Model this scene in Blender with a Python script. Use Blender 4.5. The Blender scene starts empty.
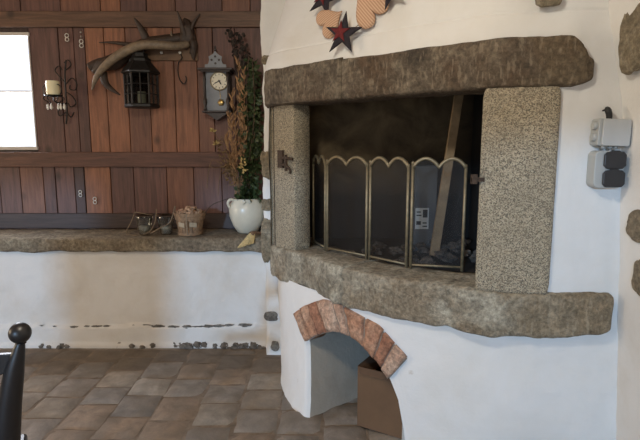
import bpy, math, random
from mathutils import Vector, noise, Matrix
random.seed(7)
PI = math.pi
C = bpy.context.scene.collection
ORG = {}

# ------------------------------------------------------------------ camera
CAM_H, FPX, PITCH = 1.5, 510.0, math.radians(8.25)
def ray(px, py):
    x = (px-320)/FPX; y = -(py-220)/FPX
    return Vector((x, math.cos(PITCH)+y*math.sin(PITCH), -math.sin(PITCH)+y*math.cos(PITCH)))
def at(px, py, Y):                 # point seen at a pixel, at distance Y into the room
    r = ray(px, py); t = Y/r.y
    return Vector((r.x*t, Y, CAM_H+r.z*t))
def atz(px, py, z):
    r = ray(px, py); t = (z-CAM_H)/r.z
    return Vector((r.x*t, r.y*t, z))

# ------------------------------------------------------------------ materials
MATS = {}
def nodes(name):
    m = bpy.data.materials.new(name); m.use_nodes = True
    nt = m.node_tree; b = nt.nodes['Principled BSDF']
    MATS[name] = m
    return m, nt, b
def N(nt, t, **kw):
    n = nt.nodes.new(t)
    for k, v in kw.items(): setattr(n, k, v)
    return n
def coords(nt, scale=(1, 1, 1)):
    tc = N(nt, 'ShaderNodeTexCoord'); mp = N(nt, 'ShaderNodeMapping')
    mp.inputs['Scale'].default_value = scale
    nt.links.new(tc.outputs['Object'], mp.inputs['Vector'])
    return mp.outputs['Vector']
def noise_tex(nt, vec, scale, detail=5, rough=0.6, dist=0):
    n = N(nt, 'ShaderNodeTexNoise')
    n.inputs['Scale'].default_value = scale; n.inputs['Detail'].default_value = detail
    n.inputs['Roughness'].default_value = rough; n.inputs['Distortion'].default_value = dist
    nt.links.new(vec, n.inputs['Vector'])
    return n.outputs['Fac']
def ramp(nt, fac, stops):
    r = N(nt, 'ShaderNodeValToRGB'); e = r.color_ramp.elements
    while len(e) < len(stops): e.new(0.5)
    for el, (p, c) in zip(e, stops):
        el.position = p; el.color = (c[0], c[1], c[2], 1) if not isinstance(c, (int, float)) else (c, c, c, 1)
    nt.links.new(fac, r.inputs['Fac'])
    return r.outputs['Color']
def mix(nt, fac, a, b, mode='MIX'):
    n = N(nt, 'ShaderNodeMix', data_type='RGBA', blend_type=mode)
    for sock, v in ((n.inputs[0], fac), (n.inputs[6], a), (n.inputs[7], b)):
        if isinstance(v, (int, float)): sock.default_value = v
        elif isinstance(v, tuple): sock.default_value = (*v, 1)
        else: nt.links.new(v, sock)
    return n.outputs[2]
def bump(nt, b, h, strength, dist=0.01):
    n = N(nt, 'ShaderNodeBump'); n.inputs['Strength'].default_value = strength
    n.inputs['Distance'].default_value = dist
    nt.links.new(h, n.inputs['Height']); nt.links.new(n.outputs['Normal'], b.inputs['Normal'])

def simple(name, col, rough=0.6, metal=0.0, var=0.15, scale=30, bmp=0.0, trans=0.0):
    m, nt, b = nodes(name)
    v = coords(nt)
    f = noise_tex(nt, v, scale)
    lo = tuple(c*(1-var) for c in col); hi = tuple(min(1, c*(1+var)) for c in col)
    nt.links.new(ramp(nt, f, [(0.3, lo), (0.7, hi)]), b.inputs['Base Color'])
    b.inputs['Roughness'].default_value = rough; b.inputs['Metallic'].default_value = metal
    if bmp: bump(nt, b, f, bmp, 0.004)
    if trans: b.inputs['Transmission Weight'].default_value = trans
    return m

def plaster(name, col, grime, amt=0.5, bstr=0.5):
    m, nt, b = nodes(name); v = coords(nt)
    big = noise_tex(nt, v, 2.2, 6, 0.65, 0.4)
    fine = noise_tex(nt, v, 26, 6, 0.6)
    c = mix(nt, ramp(nt, big, [(0.45, 0.0), (0.75, amt)]), col, grime)
    spots = noise_tex(nt, v, 9, 4, 0.5)
    c = mix(nt, ramp(nt, spots, [(0.74, 0.0), (0.80, 0.6)]), c, (0.42, 0.36, 0.28))
    nt.links.new(c, b.inputs['Base Color']); b.inputs['Roughness'].default_value = 0.85
    bump(nt, b, fine, bstr, 0.008)
    return m
plaster('plaster_white', (0.70, 0.69, 0.67), (0.60, 0.56, 0.49), 0.5, 0.3)
plaster('plaster_wall', (0.68, 0.665, 0.64), (0.56, 0.51, 0.44), 0.7, 0.35)
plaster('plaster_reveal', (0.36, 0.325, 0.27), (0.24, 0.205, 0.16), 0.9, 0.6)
plaster('mortar', (0.52, 0.50, 0.46), (0.36, 0.34, 0.30), 0.8, 0.8)

def granite(name, base, dark, light, scale=170):
    m, nt, b = nodes(name); v = coords(nt)
    vo = N(nt, 'ShaderNodeTexVoronoi'); vo.inputs['Scale'].default_value = scale
    nt.links.new(v, vo.inputs['Vector'])
    sep = N(nt, 'ShaderNodeSeparateColor'); nt.links.new(vo.outputs['Color'], sep.inputs[0])
    c = ramp(nt, sep.outputs[0], [(0.0, dark), (0.28, tuple((a+d)/2 for a, d in zip(base, dark))), (0.45, base), (0.85, light)])
    big = noise_tex(nt, v, 5, 5)
    c = mix(nt, ramp(nt, big, [(0.4, 0.0), (0.7, 0.4)]), c, tuple(x*0.6 for x in base))
    nt.links.new(c, b.inputs['Base Color']); b.inputs['Roughness'].default_value = 0.9
    bump(nt, b, noise_tex(nt, v, 110, 3), 0.9, 0.01)
    return m
granite('granite_speckled', (0.29, 0.24, 0.165), (0.09, 0.08, 0.065), (0.44, 0.385, 0.28), 270)

def stone(name, a, b_, c_, patch, pamt=0.7, bs=1.0, endcol=None, x0=0.9, chis=0.0):
    m, nt, b = nodes(name); v = coords(nt)
    n1 = noise_tex(nt, v, 7, 7, 0.7, 0.6); n2 = noise_tex(nt, v, 45, 6, 0.7); n3 = noise_tex(nt, v, 2.6, 4, 0.6, 0.3)
    c = ramp(nt, n1, [(0.32, a), (0.5, b_), (0.68, c_)])
    c = mix(nt, ramp(nt, n3, [(0.48, 0.0), (0.62, pamt)]), c, patch)
    if endcol:                       # the stone runs browner towards its right end
        sx = N(nt, 'ShaderNodeSeparateXYZ'); nt.links.new(v, sx.inputs[0])
        ad = N(nt, 'ShaderNodeMath', operation='ADD'); nt.links.new(sx.outputs[0], ad.inputs[0]); nt.links.new(noise_tex(nt, v, 4, 3), ad.inputs[1])
        mr = N(nt, 'ShaderNodeMapRange'); mr.inputs[1].default_value = x0+0.5-0.5-0.06; mr.inputs[2].default_value = x0+0.5-0.5+0.06
        nt.links.new(ad.outputs[0], mr.inputs[0])
        c = mix(nt, mr.outputs[0], c, mix(nt, 0.55, c, endcol))
    c = mix(nt, 0.75, c, ramp(nt, n2, [(0.34, 0.22), (0.5, 0.66), (0.66, 1.15)]), 'MULTIPLY')
    ch = noise_tex(nt, coords(nt, (1, 1, 0.28)), 62, 3, 0.5)
    c = mix(nt, ramp(nt, ch, [(0.56, 0.0), (0.68, chis)]), c, tuple(min(1, x*1.5) for x in c_))
    pits = noise_tex(nt, v, 150, 2)
    c = mix(nt, ramp(nt, pits, [(0.60, 0.0), (0.72, 0.4)]), c, (0.03, 0.025, 0.02))
    nt.links.new(c, b.inputs['Base Color']); b.inputs['Roughness'].default_value = 0.92
    h = mix(nt, 0.5, n1, n2)
    bump(nt, b, h, bs, 0.035)
    return m
stone('stone_lintel', (0.080, 0.062, 0.045), (0.165, 0.130, 0.092), (0.31, 0.255, 0.185), (0.12, 0.072, 0.040), 0.8, 1.0, (0.20, 0.145, 0.085), 0.87, 0.28)
stone('stone_lintel_brown', (0.16, 0.12, 0.08), (0.24, 0.19, 0.13), (0.33, 0.28, 0.20), (0.22, 0.18, 0.12), 0.6)
stone('stone_sill', (0.20, 0.17, 0.12), (0.44, 0.39, 0.295), (0.66, 0.61, 0.48), (0.28, 0.205, 0.125), 0.7, 1.0, (0.30, 0.215, 0.12), 0.72, 0.08)
stone('stone_sill_brown', (0.20, 0.16, 0.10), (0.31, 0.26, 0.17), (0.42, 0.37, 0.27), (0.30, 0.23, 0.13), 0.7)
stone('stone_ledge', (0.17, 0.135, 0.095), (0.32, 0.265, 0.185), (0.46, 0.40, 0.29), (0.22, 0.165, 0.11), 0.6)
stone('stone_wall', (0.22, 0.17, 0.11), (0.33, 0.27, 0.18), (0.46, 0.40, 0.30), (0.26, 0.20, 0.13), 0.6)
stone('stone_grey', (0.13, 0.12, 0.11), (0.22, 0.21, 0.19), (0.34, 0.33, 0.30), (0.16, 0.13, 0.10), 0.5)
stone('brick', (0.42, 0.19, 0.11), (0.56, 0.29, 0.17), (0.68, 0.41, 0.27), (0.56, 0.40, 0.29), 0.5, 0.8)
stone('brick_pale', (0.48, 0.28, 0.19), (0.62, 0.40, 0.28), (0.74, 0.56, 0.42), (0.66, 0.40, 0.27), 0.5, 0.8)
stone('brick_dark', (0.30, 0.12, 0.07), (0.46, 0.21, 0.12), (0.46, 0.24, 0.15), (0.38, 0.25, 0.17), 0.5, 0.8)
stone('rubble', (0.12, 0.10, 0.08), (0.22, 0.19, 0.16), (0.40, 0.37, 0.33), (0.2, 0.16, 0.12), 0.5)

def vcol_mat(name, streak=None, rough=0.75, bs=0.5, dirt=None, contrast=(0.45, 1.25)):
    m, nt, b = nodes(name)
    at_ = N(nt, 'ShaderNodeVertexColor'); at_.layer_name = 'Col'
    v = coords(nt, streak or (1, 1, 1))
    n1 = noise_tex(nt, v, 14 if streak else 8, 7, 0.65, 0.5); n2 = noise_tex(nt, coords(nt), 60, 5)
    c = mix(nt, 1.0, at_.outputs['Color'], ramp(nt, n1, [(0.3, contrast[0]), (0.7, contrast[1])]), 'MULTIPLY')
    if streak:
        kv = coords(nt, (1, 1, 0.7)); vo = N(nt, 'ShaderNodeTexVoronoi'); vo.inputs['Scale'].default_value = 3.4
        nt.links.new(kv, vo.inputs['Vector'])
        c = mix(nt, ramp(nt, vo.outputs['Distance'], [(0.05, 0.8), (0.13, 0.0)]), c, (0.035, 0.018, 0.012))
    if dirt:
        c = mix(nt, ramp(nt, noise_tex(nt, coords(nt), 3.5, 5, 0.6), [(0.42, 0.0), (0.65, 0.75)]), c, dirt)
    nt.links.new(c, b.inputs['Base Color']); b.inputs['Roughness'].default_value = rough
    bump(nt, b, mix(nt, 0.5, n1, n2), bs, 0.006)
    return m
vcol_mat('wood_planks', (3.0, 3.0, 0.25), 0.55, 0.4, contrast=(0.55, 1.3))
vcol_mat('wood_beam', (0.25, 3.0, 3.0), 0.55, 0.4, contrast=(0.5, 1.25))
vcol_mat('floor_stone', None, 0.75, 0.7, dirt=(0.165, 0.135, 0.105), contrast=(0.6, 1.3))
simple('mortar_brown', (0.27, 0.21, 0.155), 0.95, 0, 0.3, 20, 0.6)
simple('floor_dirt', (0.19, 0.15, 0.115), 0.95, 0, 0.35, 14, 0.8)
simple('soot', (0.013, 0.011, 0.010), 0.95, 0, 0.5, 6, 0.5)
def soot_back():
    m, nt, b = nodes('soot_back'); v = coords(nt)
    # fire-tanned bricks show through the soot on the left of the fireback
    sx = N(nt, 'ShaderNodeSeparateXYZ'); nt.links.new(v, sx.inputs[0])
    def rng(s, a, b1, c1, d):
        return ramp(nt, s, [(0, 0)])
    mx = N(nt, 'ShaderNodeMapRange'); mx.inputs[1].default_value = 0.55; mx.inputs[2].default_value = 0.38
    nt.links.new(sx.outputs[0], mx.inputs[0])
    mz = N(nt, 'ShaderNodeMapRange'); mz.inputs[1].default_value = 1.15; mz.inputs[2].default_value = 1.5
    nt.links.new(sx.outputs[2], mz.inputs[0])
    mul = N(nt, 'ShaderNodeMath', operation='MULTIPLY'); nt.links.new(mx.outputs[0], mul.inputs[0]); nt.links.new(mz.outputs[0], mul.inputs[1])
    n = noise_tex(nt, v, 5, 6, 0.65, 0.5)
    m2 = N(nt, 'ShaderNodeMath', operation='MULTIPLY'); nt.links.new(mul.outputs[0], m2.inputs[0])
    nt.links.new(ramp(nt, n, [(0.3, 0.25), (0.65, 1.0)]), m2.inputs[1])
    c = mix(nt, m2.outputs[0], (0.016, 0.012, 0.009), (0.22, 0.155, 0.085))
    nt.links.new(c, b.inputs['Base Color']); b.inputs['Roughness'].default_value = 0.9
    bump(nt, b, n, 0.5, 0.01)
soot_back()
simple('iron_black', (0.025, 0.023, 0.022), 0.5, 0.6, 0.3, 40, 0.2)
simple('iron_rust', (0.07, 0.045, 0.03), 0.8, 0.3, 0.4, 60, 0.4)
simple('brass_aged', (0.24, 0.195, 0.12), 0.5, 0.5, 0.25, 40)
simple('brass_bright', (0.75, 0.55, 0.22), 0.3, 0.9, 0.1, 40)
simple('antler_dark', (0.045, 0.028, 0.019), 0.6, 0, 0.4, 40, 0.5)
simple('antler_grey', (0.20, 0.15, 0.10), 0.5, 0, 0.35, 30, 0.5)
simple('candle_wax', (0.85, 0.78, 0.52), 0.5, 0, 0.05, 10)
simple('ceramic_cream', (0.58, 0.55, 0.45), 0.3, 0, 0.08, 8)
simple('leaf_green', (0.04, 0.062, 0.022), 0.5, 0, 0.6, 30)
simple('leaf_dry', (0.16, 0.10, 0.045), 0.8, 0, 0.5, 40)
simple('grass_dry', (0.34, 0.20, 0.10), 0.9, 0, 0.4, 60)
simple('seed_dark', (0.035, 0.025, 0.02), 0.9, 0, 0.5, 60)
simple('bloom_yellow', (0.50, 0.38, 0.16), 0.8, 0, 0.3, 60)
simple('twig', (0.10, 0.065, 0.04), 0.8, 0, 0.4, 60)
simple('basket_wood', (0.24, 0.15, 0.085), 0.8, 0, 0.35, 40, 0.3)
simple('potpourri', (0.36, 0.22, 0.13), 0.85, 0, 0.6, 35, 0.5)
simple('fabric_tag', (0.36, 0.29, 0.20), 0.9, 0, 0.15, 60)
simple('rope', (0.22, 0.165, 0.11), 0.9, 0, 0.3, 90)
simple('straw', (0.55, 0.42, 0.20), 0.85, 0, 0.35, 90, 0.4)
simple('clock_wood', (0.035, 0.024, 0.02), 0.4, 0, 0.3, 30)
simple('clock_grey', (0.20, 0.215, 0.24), 0.35, 0, 0.15, 20)
simple('dial_cream', (0.72, 0.68, 0.55), 0.35, 0, 0.05, 20)
simple('ink', (0.02, 0.02, 0.02), 0.6)
simple('peg_wood', (0.17, 0.095, 0.05), 0.6, 0, 0.3, 20, 0.2)
simple('porcelain', (0.72, 0.69, 0.62), 0.3, 0, 0.05, 20)
simple('metal_white', (0.62, 0.60, 0.55), 0.4, 0.2, 0.08, 20)
simple('frame_paint', (0.55, 0.52, 0.48), 0.6, 0, 0.08, 20)
simple('chair_black', (0.014, 0.013, 0.014), 0.38, 0, 0.2, 20)
simple('cardboard', (0.13, 0.072, 0.036), 0.85, 0, 0.12, 9)
simple('cardboard_dark', (0.09, 0.05, 0.027), 0.9, 0, 0.12, 9)
simple('plank_raw', (0.33, 0.23, 0.13), 0.8, 0, 0.3, 12, 0.3)
simple('carton_white', (0.50, 0.50, 0.48), 0.8, 0, 0.1, 9)
simple('carton_grey', (0.085, 0.085, 0.085), 0.8, 0, 0.15, 9)
simple('plastic_grey', (0.36, 0.37, 0.36), 0.45, 0, 0.04, 9)
simple('plastic_grey_light', (0.42, 0.43, 0.43), 0.45, 0, 0.04, 9)
simple('plastic_black', (0.02, 0.02, 0.022), 0.4, 0, 0.1, 20)
simple('rubber_black', (0.015, 0.015, 0.015), 0.6)
simple('star_dark', (0.018, 0.013, 0.019), 0.85, 0, 0.3, 90)
simple('star_red', (0.12, 0.010, 0.012), 0.85, 0, 0.3, 90)
simple('wood_ceiling', (0.24, 0.13, 0.07), 0.7, 0, 0.3, 6)
simple('charcoal', (0.03, 0.028, 0.026), 0.9, 0, 0.6, 40, 0.8)
simple('ash_wood', (0.085, 0.07, 0.058), 0.9, 0, 0.6, 40, 0.8)

def stripes():
    m, nt, b = nodes('fabric_striped')
    tc = N(nt, 'ShaderNodeTexCoord'); w = N(nt, 'ShaderNodeTexWave'); w.bands_direction = 'X'
    w.inputs['Scale'].default_value = 5.0; w.inputs['Distortion'].default_value = 0.5
    nt.links.new(tc.outputs['UV'], w.inputs['Vector'])
    nt.links.new(ramp(nt, w.outputs['Fac'], [(0.3, (0.42, 0.24, 0.145)), (0.7, (0.58, 0.39, 0.265))]), b.inputs['Base Color'])
    b.inputs['Roughness'].default_value = 0.9
stripes()
def glass(name, tint=(0.9, 0.92, 0.92), fac=0.2, rough=0.03):
    m = bpy.data.materials.new(name); m.use_nodes = True; MATS[name] = m
    nt = m.node_tree; nt.nodes.clear()
    o = N(nt, 'ShaderNodeOutputMaterial'); t = N(nt, 'ShaderNodeBsdfTransparent'); g = N(nt, 'ShaderNodeBsdfGlossy')
    t.inputs[0].default_value = (*tint, 1); g.inputs['Roughness'].default_value = rough
    lw = N(nt, 'ShaderNodeLayerWeight'); lw.inputs[0].default_value = fac
    mx = N(nt, 'ShaderNodeMixShader'); nt.links.new(lw.outputs['Facing'], mx.inputs[0])
    nt.links.new(t.outputs[0], mx.inputs[1]); nt.links.new(g.outputs[0], mx.inputs[2]); nt.links.new(mx.outputs[0], o.inputs[0])
glass('glass_clear', (0.86, 0.88, 0.88), 0.5, 0.08)
glass('glass_window', (0.97, 0.98, 1.0), 0.06)
glass('glass_smoky', (0.35, 0.37, 0.38), 0.3)
def screen_mesh():
    m = bpy.data.materials.new('wire_mesh'); m.use_nodes = True; MATS['wire_mesh'] = m
    nt = m.node_tree; nt.nodes.clear()
    o = N(nt, 'ShaderNodeOutputMaterial'); t = N(nt, 'ShaderNodeBsdfTransparent'); d = N(nt, 'ShaderNodeBsdfPrincipled')
    d.inputs['Base Color'].default_value = (0.022, 0.018, 0.016, 1); d.inputs['Roughness'].default_value = 0.6; d.inputs['Metallic'].default_value = 0.3
    mx = N(nt, 'ShaderNodeMixShader'); mx.inputs[0].default_value = 0.36
    nt.links.new(t.outputs[0], mx.inputs[1]); nt.links.new(d.outputs[0], mx.inputs[2]); nt.links.new(mx.outputs[0], o.inputs[0])
screen_mesh()

# ------------------------------------------------------------------ mesh helpers
class MB:
    """collects geometry for ONE mesh"""
    def __init__(s): s.V = []; s.F = []; s.col = []; s.uv = []
    def add(s, V, F, col=None):
        o = len(s.V); s.V += [Vector(v) for v in V]
        for f in F: s.F.append([i+o for i in f]); s.col.append(col)
        return s
    def box(s, a, b, col=None, rot=None, jit=0):
        (x0, y0, z0), (x1, y1, z1) = a, b
        V = [Vector((x, y, z)) for z in (z0, z1) for y in (y0, y1) for x in (x0, x1)]
        if jit: V = [v+Vector((random.uniform(-jit, jit), random.uniform(-jit, jit), random.uniform(-jit, jit))) for v in V]
        if rot:
            c = (Vector(a)+Vector(b))/2; V = [rot @ (v-c)+c for v in V]
        return s.add(V, [(0, 2, 3, 1), (4, 5, 7, 6), (0, 1, 5, 4), (2, 6, 7, 3), (0, 4, 6, 2), (1, 3, 7, 5)], col)
    def tube(s, pts, rad, n=8, smooth=True, flat=None):
        pts = [Vector(p) for p in pts]
        if not isinstance(rad, (list, tuple)): rad = [rad]*len(pts)
        if smooth and len(pts) > 2:
            P, R = [], []
            for i in range(len(pts)-1):
                p0 = pts[max(i-1, 0)]; p1 = pts[i]; p2 = pts[i+1]; p3 = pts[min(i+2, len(pts)-1)]
                for k in range(5):
                    t = k/5
                    P.append(0.5*((2*p1)+(p2-p0)*t+(2*p0-5*p1+4*p2-p3)*t*t+(3*p1-p0-3*p2+p3)*t**3))
                    R.append(rad[i]*(1-t)+rad[i+1]*t)
            P.append(pts[-1]); R.append(rad[-1]); pts, rad = P, R
        V = []; F = []
        d0 = (pts[1]-pts[0]).normalized(); up = Vector((0, 0, 1)) if abs(d0.z) < 0.9 else Vector((1, 0, 0))
        side = d0.cross(up).normalized()
        for i, p in enumerate(pts):
            d = (pts[min(i+1, len(pts)-1)]-pts[max(i-1, 0)]).normalized()
            side = (side-d*side.dot(d)).normalized(); u = d.cross(side)
            for k in range(n):
                a = 2*PI*k/n; q = side*math.cos(a)+u*math.sin(a)
                if flat: q = Vector((q.x*flat[0], q.y*flat[1], q.z*flat[2]))
                V.append(p+q*rad[i])
        for i in range(len(pts)-1):
            for k in range(n): F.append((i*n+k, i*n+(k+1) % n, (i+1)*n+(k+1) % n, (i+1)*n+k))
        F.append(tuple(reversed(range(n)))); F.append(tuple((len(pts)-1)*n+k for k in range(n)))
        return s.add(V, F)
    def lathe(s, c, prof, n=24, axis=None):
        V = []; F = []; c = Vector(c)
        M = axis or Matrix.Identity(3)
        for r, z in prof:
            for k in range(n): V.append(c+M @ Vector((r*math.cos(2*PI*k/n), r*math.sin(2*PI*k/n), z)))
        for i in range(len(prof)-1):
            for k in range(n): F.append((i*n+k, i*n+(k+1) % n, (i+1)*n+(k+1) % n, (i+1)*n+k))
        if prof[0][0] > 1e-6: F.append(tuple(reversed(range(n))))
        if prof[-1][0] > 1e-6: F.append(tuple((len(prof)-1)*n+k for k in range(n)))
        return s.add(V, F)
    def blob(s, c, r, amp=0.25, freq=1.5, seed=0, nu=14, nv=9):
        c = Vector(c); r = Vector(r) if not isinstance(r, (int, float)) else Vector((r, r, r)); V = []; F = []
        for j in range(nv+1):
            th = PI*j/nv
            for i in range(nu):
                a = 2*PI*i/nu; d = Vector((math.sin(th)*math.cos(a), math.sin(th)*math.sin(a), math.cos(th)))
                k = 1+amp*noise.noise(d*freq+Vector((seed*3.1, seed*1.7, 0)))
                V.append(c+Vector((d.x*r.x, d.y*r.y, d.z*r.z))*k)
        for j in range(nv):
            for i in range(nu): F.append((j*nu+i, (j+1)*nu+i, (j+1)*nu+(i+1) % nu, j*nu+(i+1) % nu))
        return s.add(V, F)
    def slab(s, c, r, seed=0, ax=0):     # a flattish, rough-edged stone face; ax = thin axis
        c = Vector(c); V = []; F = []; nu, nv = 36, 8
        a1, a2 = [k for k in (0, 1, 2) if k != ax]
        for side in (-1, 1):
            for j in range(nv+1):
                t = j/nv; rr = math.sin(t*PI/2)
                for i in range(nu):
                    a = 2*PI*i/nu; ca, sa = math.cos(a), math.sin(a); q = (abs(ca)**3.2+abs(sa)**3.2)**(-1/3.2)
                    k = rr*q*(1+0.22*noise.noise(Vector((ca*1.3, sa*1.3, seed*2.7)))+0.08*noise.noise(Vector((ca*4, sa*4, seed*1.3))))
                    v = [0, 0, 0]; v[a1] = r[a1]*k*ca; v[a2] = r[a2]*k*sa; v[ax] = side*r[ax]*(1-t**5)*(1+0.3*noise.noise(Vector((ca*rr*3, sa*rr*3, seed))))
                    V.append(c+Vector(v))
        m = (nv+1)*nu
        for o_ in (0, m):
            for j in range(nv):
                for i in range(nu): F.append((o_+j*nu+i, o_+(j+1)*nu+i, o_+(j+1)*nu+(i+1) % nu, o_+j*nu+(i+1) % nu))
        return s.add(V, F)
    def prism(s, outline, d):          # outline: 3-D points, extruded by d
        V = [Vector(p) for p in outline]; n = len(V); d = Vector(d)
        return s.add(V+[v+d for v in V], [tuple(range(n)), tuple(reversed(range(n, 2*n)))]+[(i, n+i, n+(i+1) % n, (i+1) % n) for i in range(n)])
    def build(s, name, mat, parent=None, org=None, smooth=False, bevel=0, seg=2, sub=0):
        me = bpy.data.meshes.new(name)
        o0 = Vector(org) if org is not None else (ORG[parent.name] if parent else Vector((0, 0, 0)))
        me.from_pydata([tuple(v-o0) for v in s.V], [], s.F)
        import bmesh
        bm = bmesh.new(); bm.from_mesh(me); bmesh.ops.recalc_face_normals(bm, faces=bm.faces[:])
        bm.to_mesh(me); bm.free()
        if any(c is not None for c in s.col):
            ca = me.color_attributes.new('Col', 'FLOAT_COLOR', 'CORNER')
            for p, c in zip(me.polygons, s.col):
                c = c or (0.2, 0.2, 0.2)
                for li in p.loop_indices: ca.data[li].color = (*c, 1)
        if s.uv:
            uv = me.uv_layers.new(name='UVMap')
            for l in me.loops: uv.data[l.index].uv = s.uv[l.vertex_index]
        me.materials.append(MATS[mat] if isinstance(mat, str) else mat)
        for p in me.polygons: p.use_smooth = smooth
        o = bpy.data.objects.new(name, me); C.objects.link(o)
        if parent: o.parent = parent; ORG[o.name] = o0
        else: o.location = o0; ORG[o.name] = o0
        if bevel:
            b = o.modifiers.new('Bevel', 'BEVEL'); b.width = bevel; b.segments = seg; b.limit_method = 'ANGLE'
        if sub:
            b = o.modifiers.new('Sub', 'SUBSURF'); b.levels = sub; b.render_levels = sub
        return o
def thing(name, label, cat, loc=(0, 0, 0), group=None):
    o = bpy.data.objects.new(name, None); C.objects.link(o); o.location = loc
    o['label'] = label; o['category'] = cat
    if group: o['group'] = group
    ORG[o.name] = Vector(loc)
    return o
def tag(o, label, cat, group=None):
    o['label'] = label; o['category'] = cat
    if group: o['group'] = group
    return o
def struct(o): o['kind'] = 'structure'; return o

class Curve:
    def __init__(s, pts, step=0.012):
        pts = [Vector((p[0], p[1], 0)) for p in pts]; P = []
        for i in range(len(pts)-1):
            p0 = pts[max(i-1, 0)]; p1 = pts[i]; p2 = pts[i+1]; p3 = pts[min(i+2, len(pts)-1)]
            for k in range(20):
                t = k/20; P.append(0.5*((2*p1)+(p2-p0)*t+(2*p0-5*p1+4*p2-p3)*t*t+(3*p1-p0-3*p2+p3)*t**3))
        P.append(pts[-1]); s.P = P; s.S = [0]
        for a, b in zip(P, P[1:]): s.S.append(s.S[-1]+(b-a).length)
        s.L = s.S[-1]
    def at(s, q):
        q = max(0, min(s.L, q)); i = 0
        lo, hi = 0, len(s.S)-2
        while lo < hi:
            m = (lo+hi+1)//2
            if s.S[m] <= q: lo = m
            else: hi = m-1
        t = (q-s.S[lo])/max(1e-9, s.S[lo+1]-s.S[lo])
        return s.P[lo].lerp(s.P[lo+1], t)
    def nrm(s, q):
        a = s.at(q-0.03); b = s.at(q+0.03); t = (b-a).normalized()
        return Vector((t.y, -t.x, 0))
    def s_of(s, x, y):
        return min(zip(s.P, s.S), key=lambda t: (t[0].x-x)**2+(t[0].y-y)**2)[1]
    def pt(s, q, z, d=0):
        p = s.at(q)+s.nrm(q)*d; return Vector((p.x, p.y, z))

def fbm(p, f, amp, seed=0):
    p = Vector(p)*f+Vector((seed*5.3, seed*2.1, seed*0.7))
    return amp*(noise.noise(p)+0.5*noise.noise(p*2.1)+0.25*noise.noise(p*4.3))

def loft_block(cur, s0, s1, depth, z0, z1, r=0.02, step=0.014, amp=0.006, freq=9, seed=0, zamp=0.0, endround=0.03, end1=None):
    """a stone block that follows a plan curve: rounded-rectangle section lofted along it.  z0, z1: numbers or functions of s"""
    f0 = z0 if callable(z0) else (lambda q: z0); f1 = z1 if callable(z1) else (lambda q: z1)
    n = max(6, int((s1-s0)/step)); mb = MB(); V = []; F = []; rings = []
    def section(q, k):
        a, b = f0(q), f1(q); zc = (a+b)/2; hz = (b-a)/2*k; hd = depth/2*k; P = []
        nz = max(4, int((b-a)/step)); nd = 6
        for i in range(nz+1): P.append((-hd, -hz+2*hz*i/nz))      # front, d negative = outward
        for i in range(1, nd+1): P.append((-hd+2*hd*i/nd, hz))
        for i in range(1, nz+1): P.append((hd, hz-2*hz*i/nz))
        for i in range(1, nd): P.append((hd-2*hd*i/nd, -hz))
        out = []
        for (d, z) in P:                                             # round the corners
            dx = max(0, abs(d)-(hd-r)); dz = max(0, abs(z)-(hz-r)); l = math.hypot(dx, dz)
            if dx > 0 and dz > 0 and l > 0:
                m = max(dx, dz)/l
                d = math.copysign((hd-r)+dx*m, d); z = math.copysign((hz-r)+dz*m, z)
            base = cur.at(q)-cur.nrm(q)*(depth/2+d)
            nrm = (cur.nrm(q)*(-d/max(hd, 1e-6))*1.0+Vector((0, 0, z/max(hz, 1e-6)))).normalized()
            p = Vector((base.x, base.y, zc+z))
            out.append(p+nrm*fbm(p, freq, amp, seed)+Vector((0, 0, zamp*noise.noise(Vector((q*3.1, seed, 0))))))
        return out
    e1 = endround if end1 is None else end1; a0, a1 = min(0.2, endround*6), min(0.2, e1*6)
    ks = [(s0+0.0, 1-a0), (s0+endround*0.35, 1-a0*0.35)]
    qs = [(s0+endround+(s1-s0-endround-e1)*i/n, 1.0) for i in range(n+1)]
    qs = ks+qs+[(s1-e1*0.35, 1-a1*0.35), (s1, 1-a1)]
    for q, k in qs: rings.append(section(q, k))
    m0 = len(rings[0]); m0 = min(len(x) for x in rings)
    # rings may differ when the height changes: resample to the first length
    def resample(R, m):
        L = len(R); return [R[int(i*L/m) % L].lerp(R[(int(i*L/m)+1) % L], (i*L/m) % 1) for i in range(m)]
    M = max(len(x) for x in rings); rings = [x if len(x) == M else resample(x, M) for x in rings]
    for R in rings: V += R
    for i in range(len(rings)-1):
        for k in range(M): F.append((i*M+k, i*M+(k+1) % M, (i+1)*M+(k+1) % M, (i+1)*M+k))
    F.append(tuple(range(M))); F.append(tuple((len(rings)-1)*M+k for k in range(M)))
    return mb.add(V, F)

def sheet(fn, nu, nv):
    mb = MB(); V = [fn(i/nu, j/nv) for j in range(nv+1) for i in range(nu+1)]
    F = [(j*(nu+1)+i, j*(nu+1)+i+1, (j+1)*(nu+1)+i+1, (j+1)*(nu+1)+i) for j in range(nv) for i in range(nu)]
    return mb.add(V, F)

# ------------------------------------------------------------------ room shell
XL, XR, YF, YB, ZC = -6.0, 1.27, -2.6, 4.10, 2.75
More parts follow.
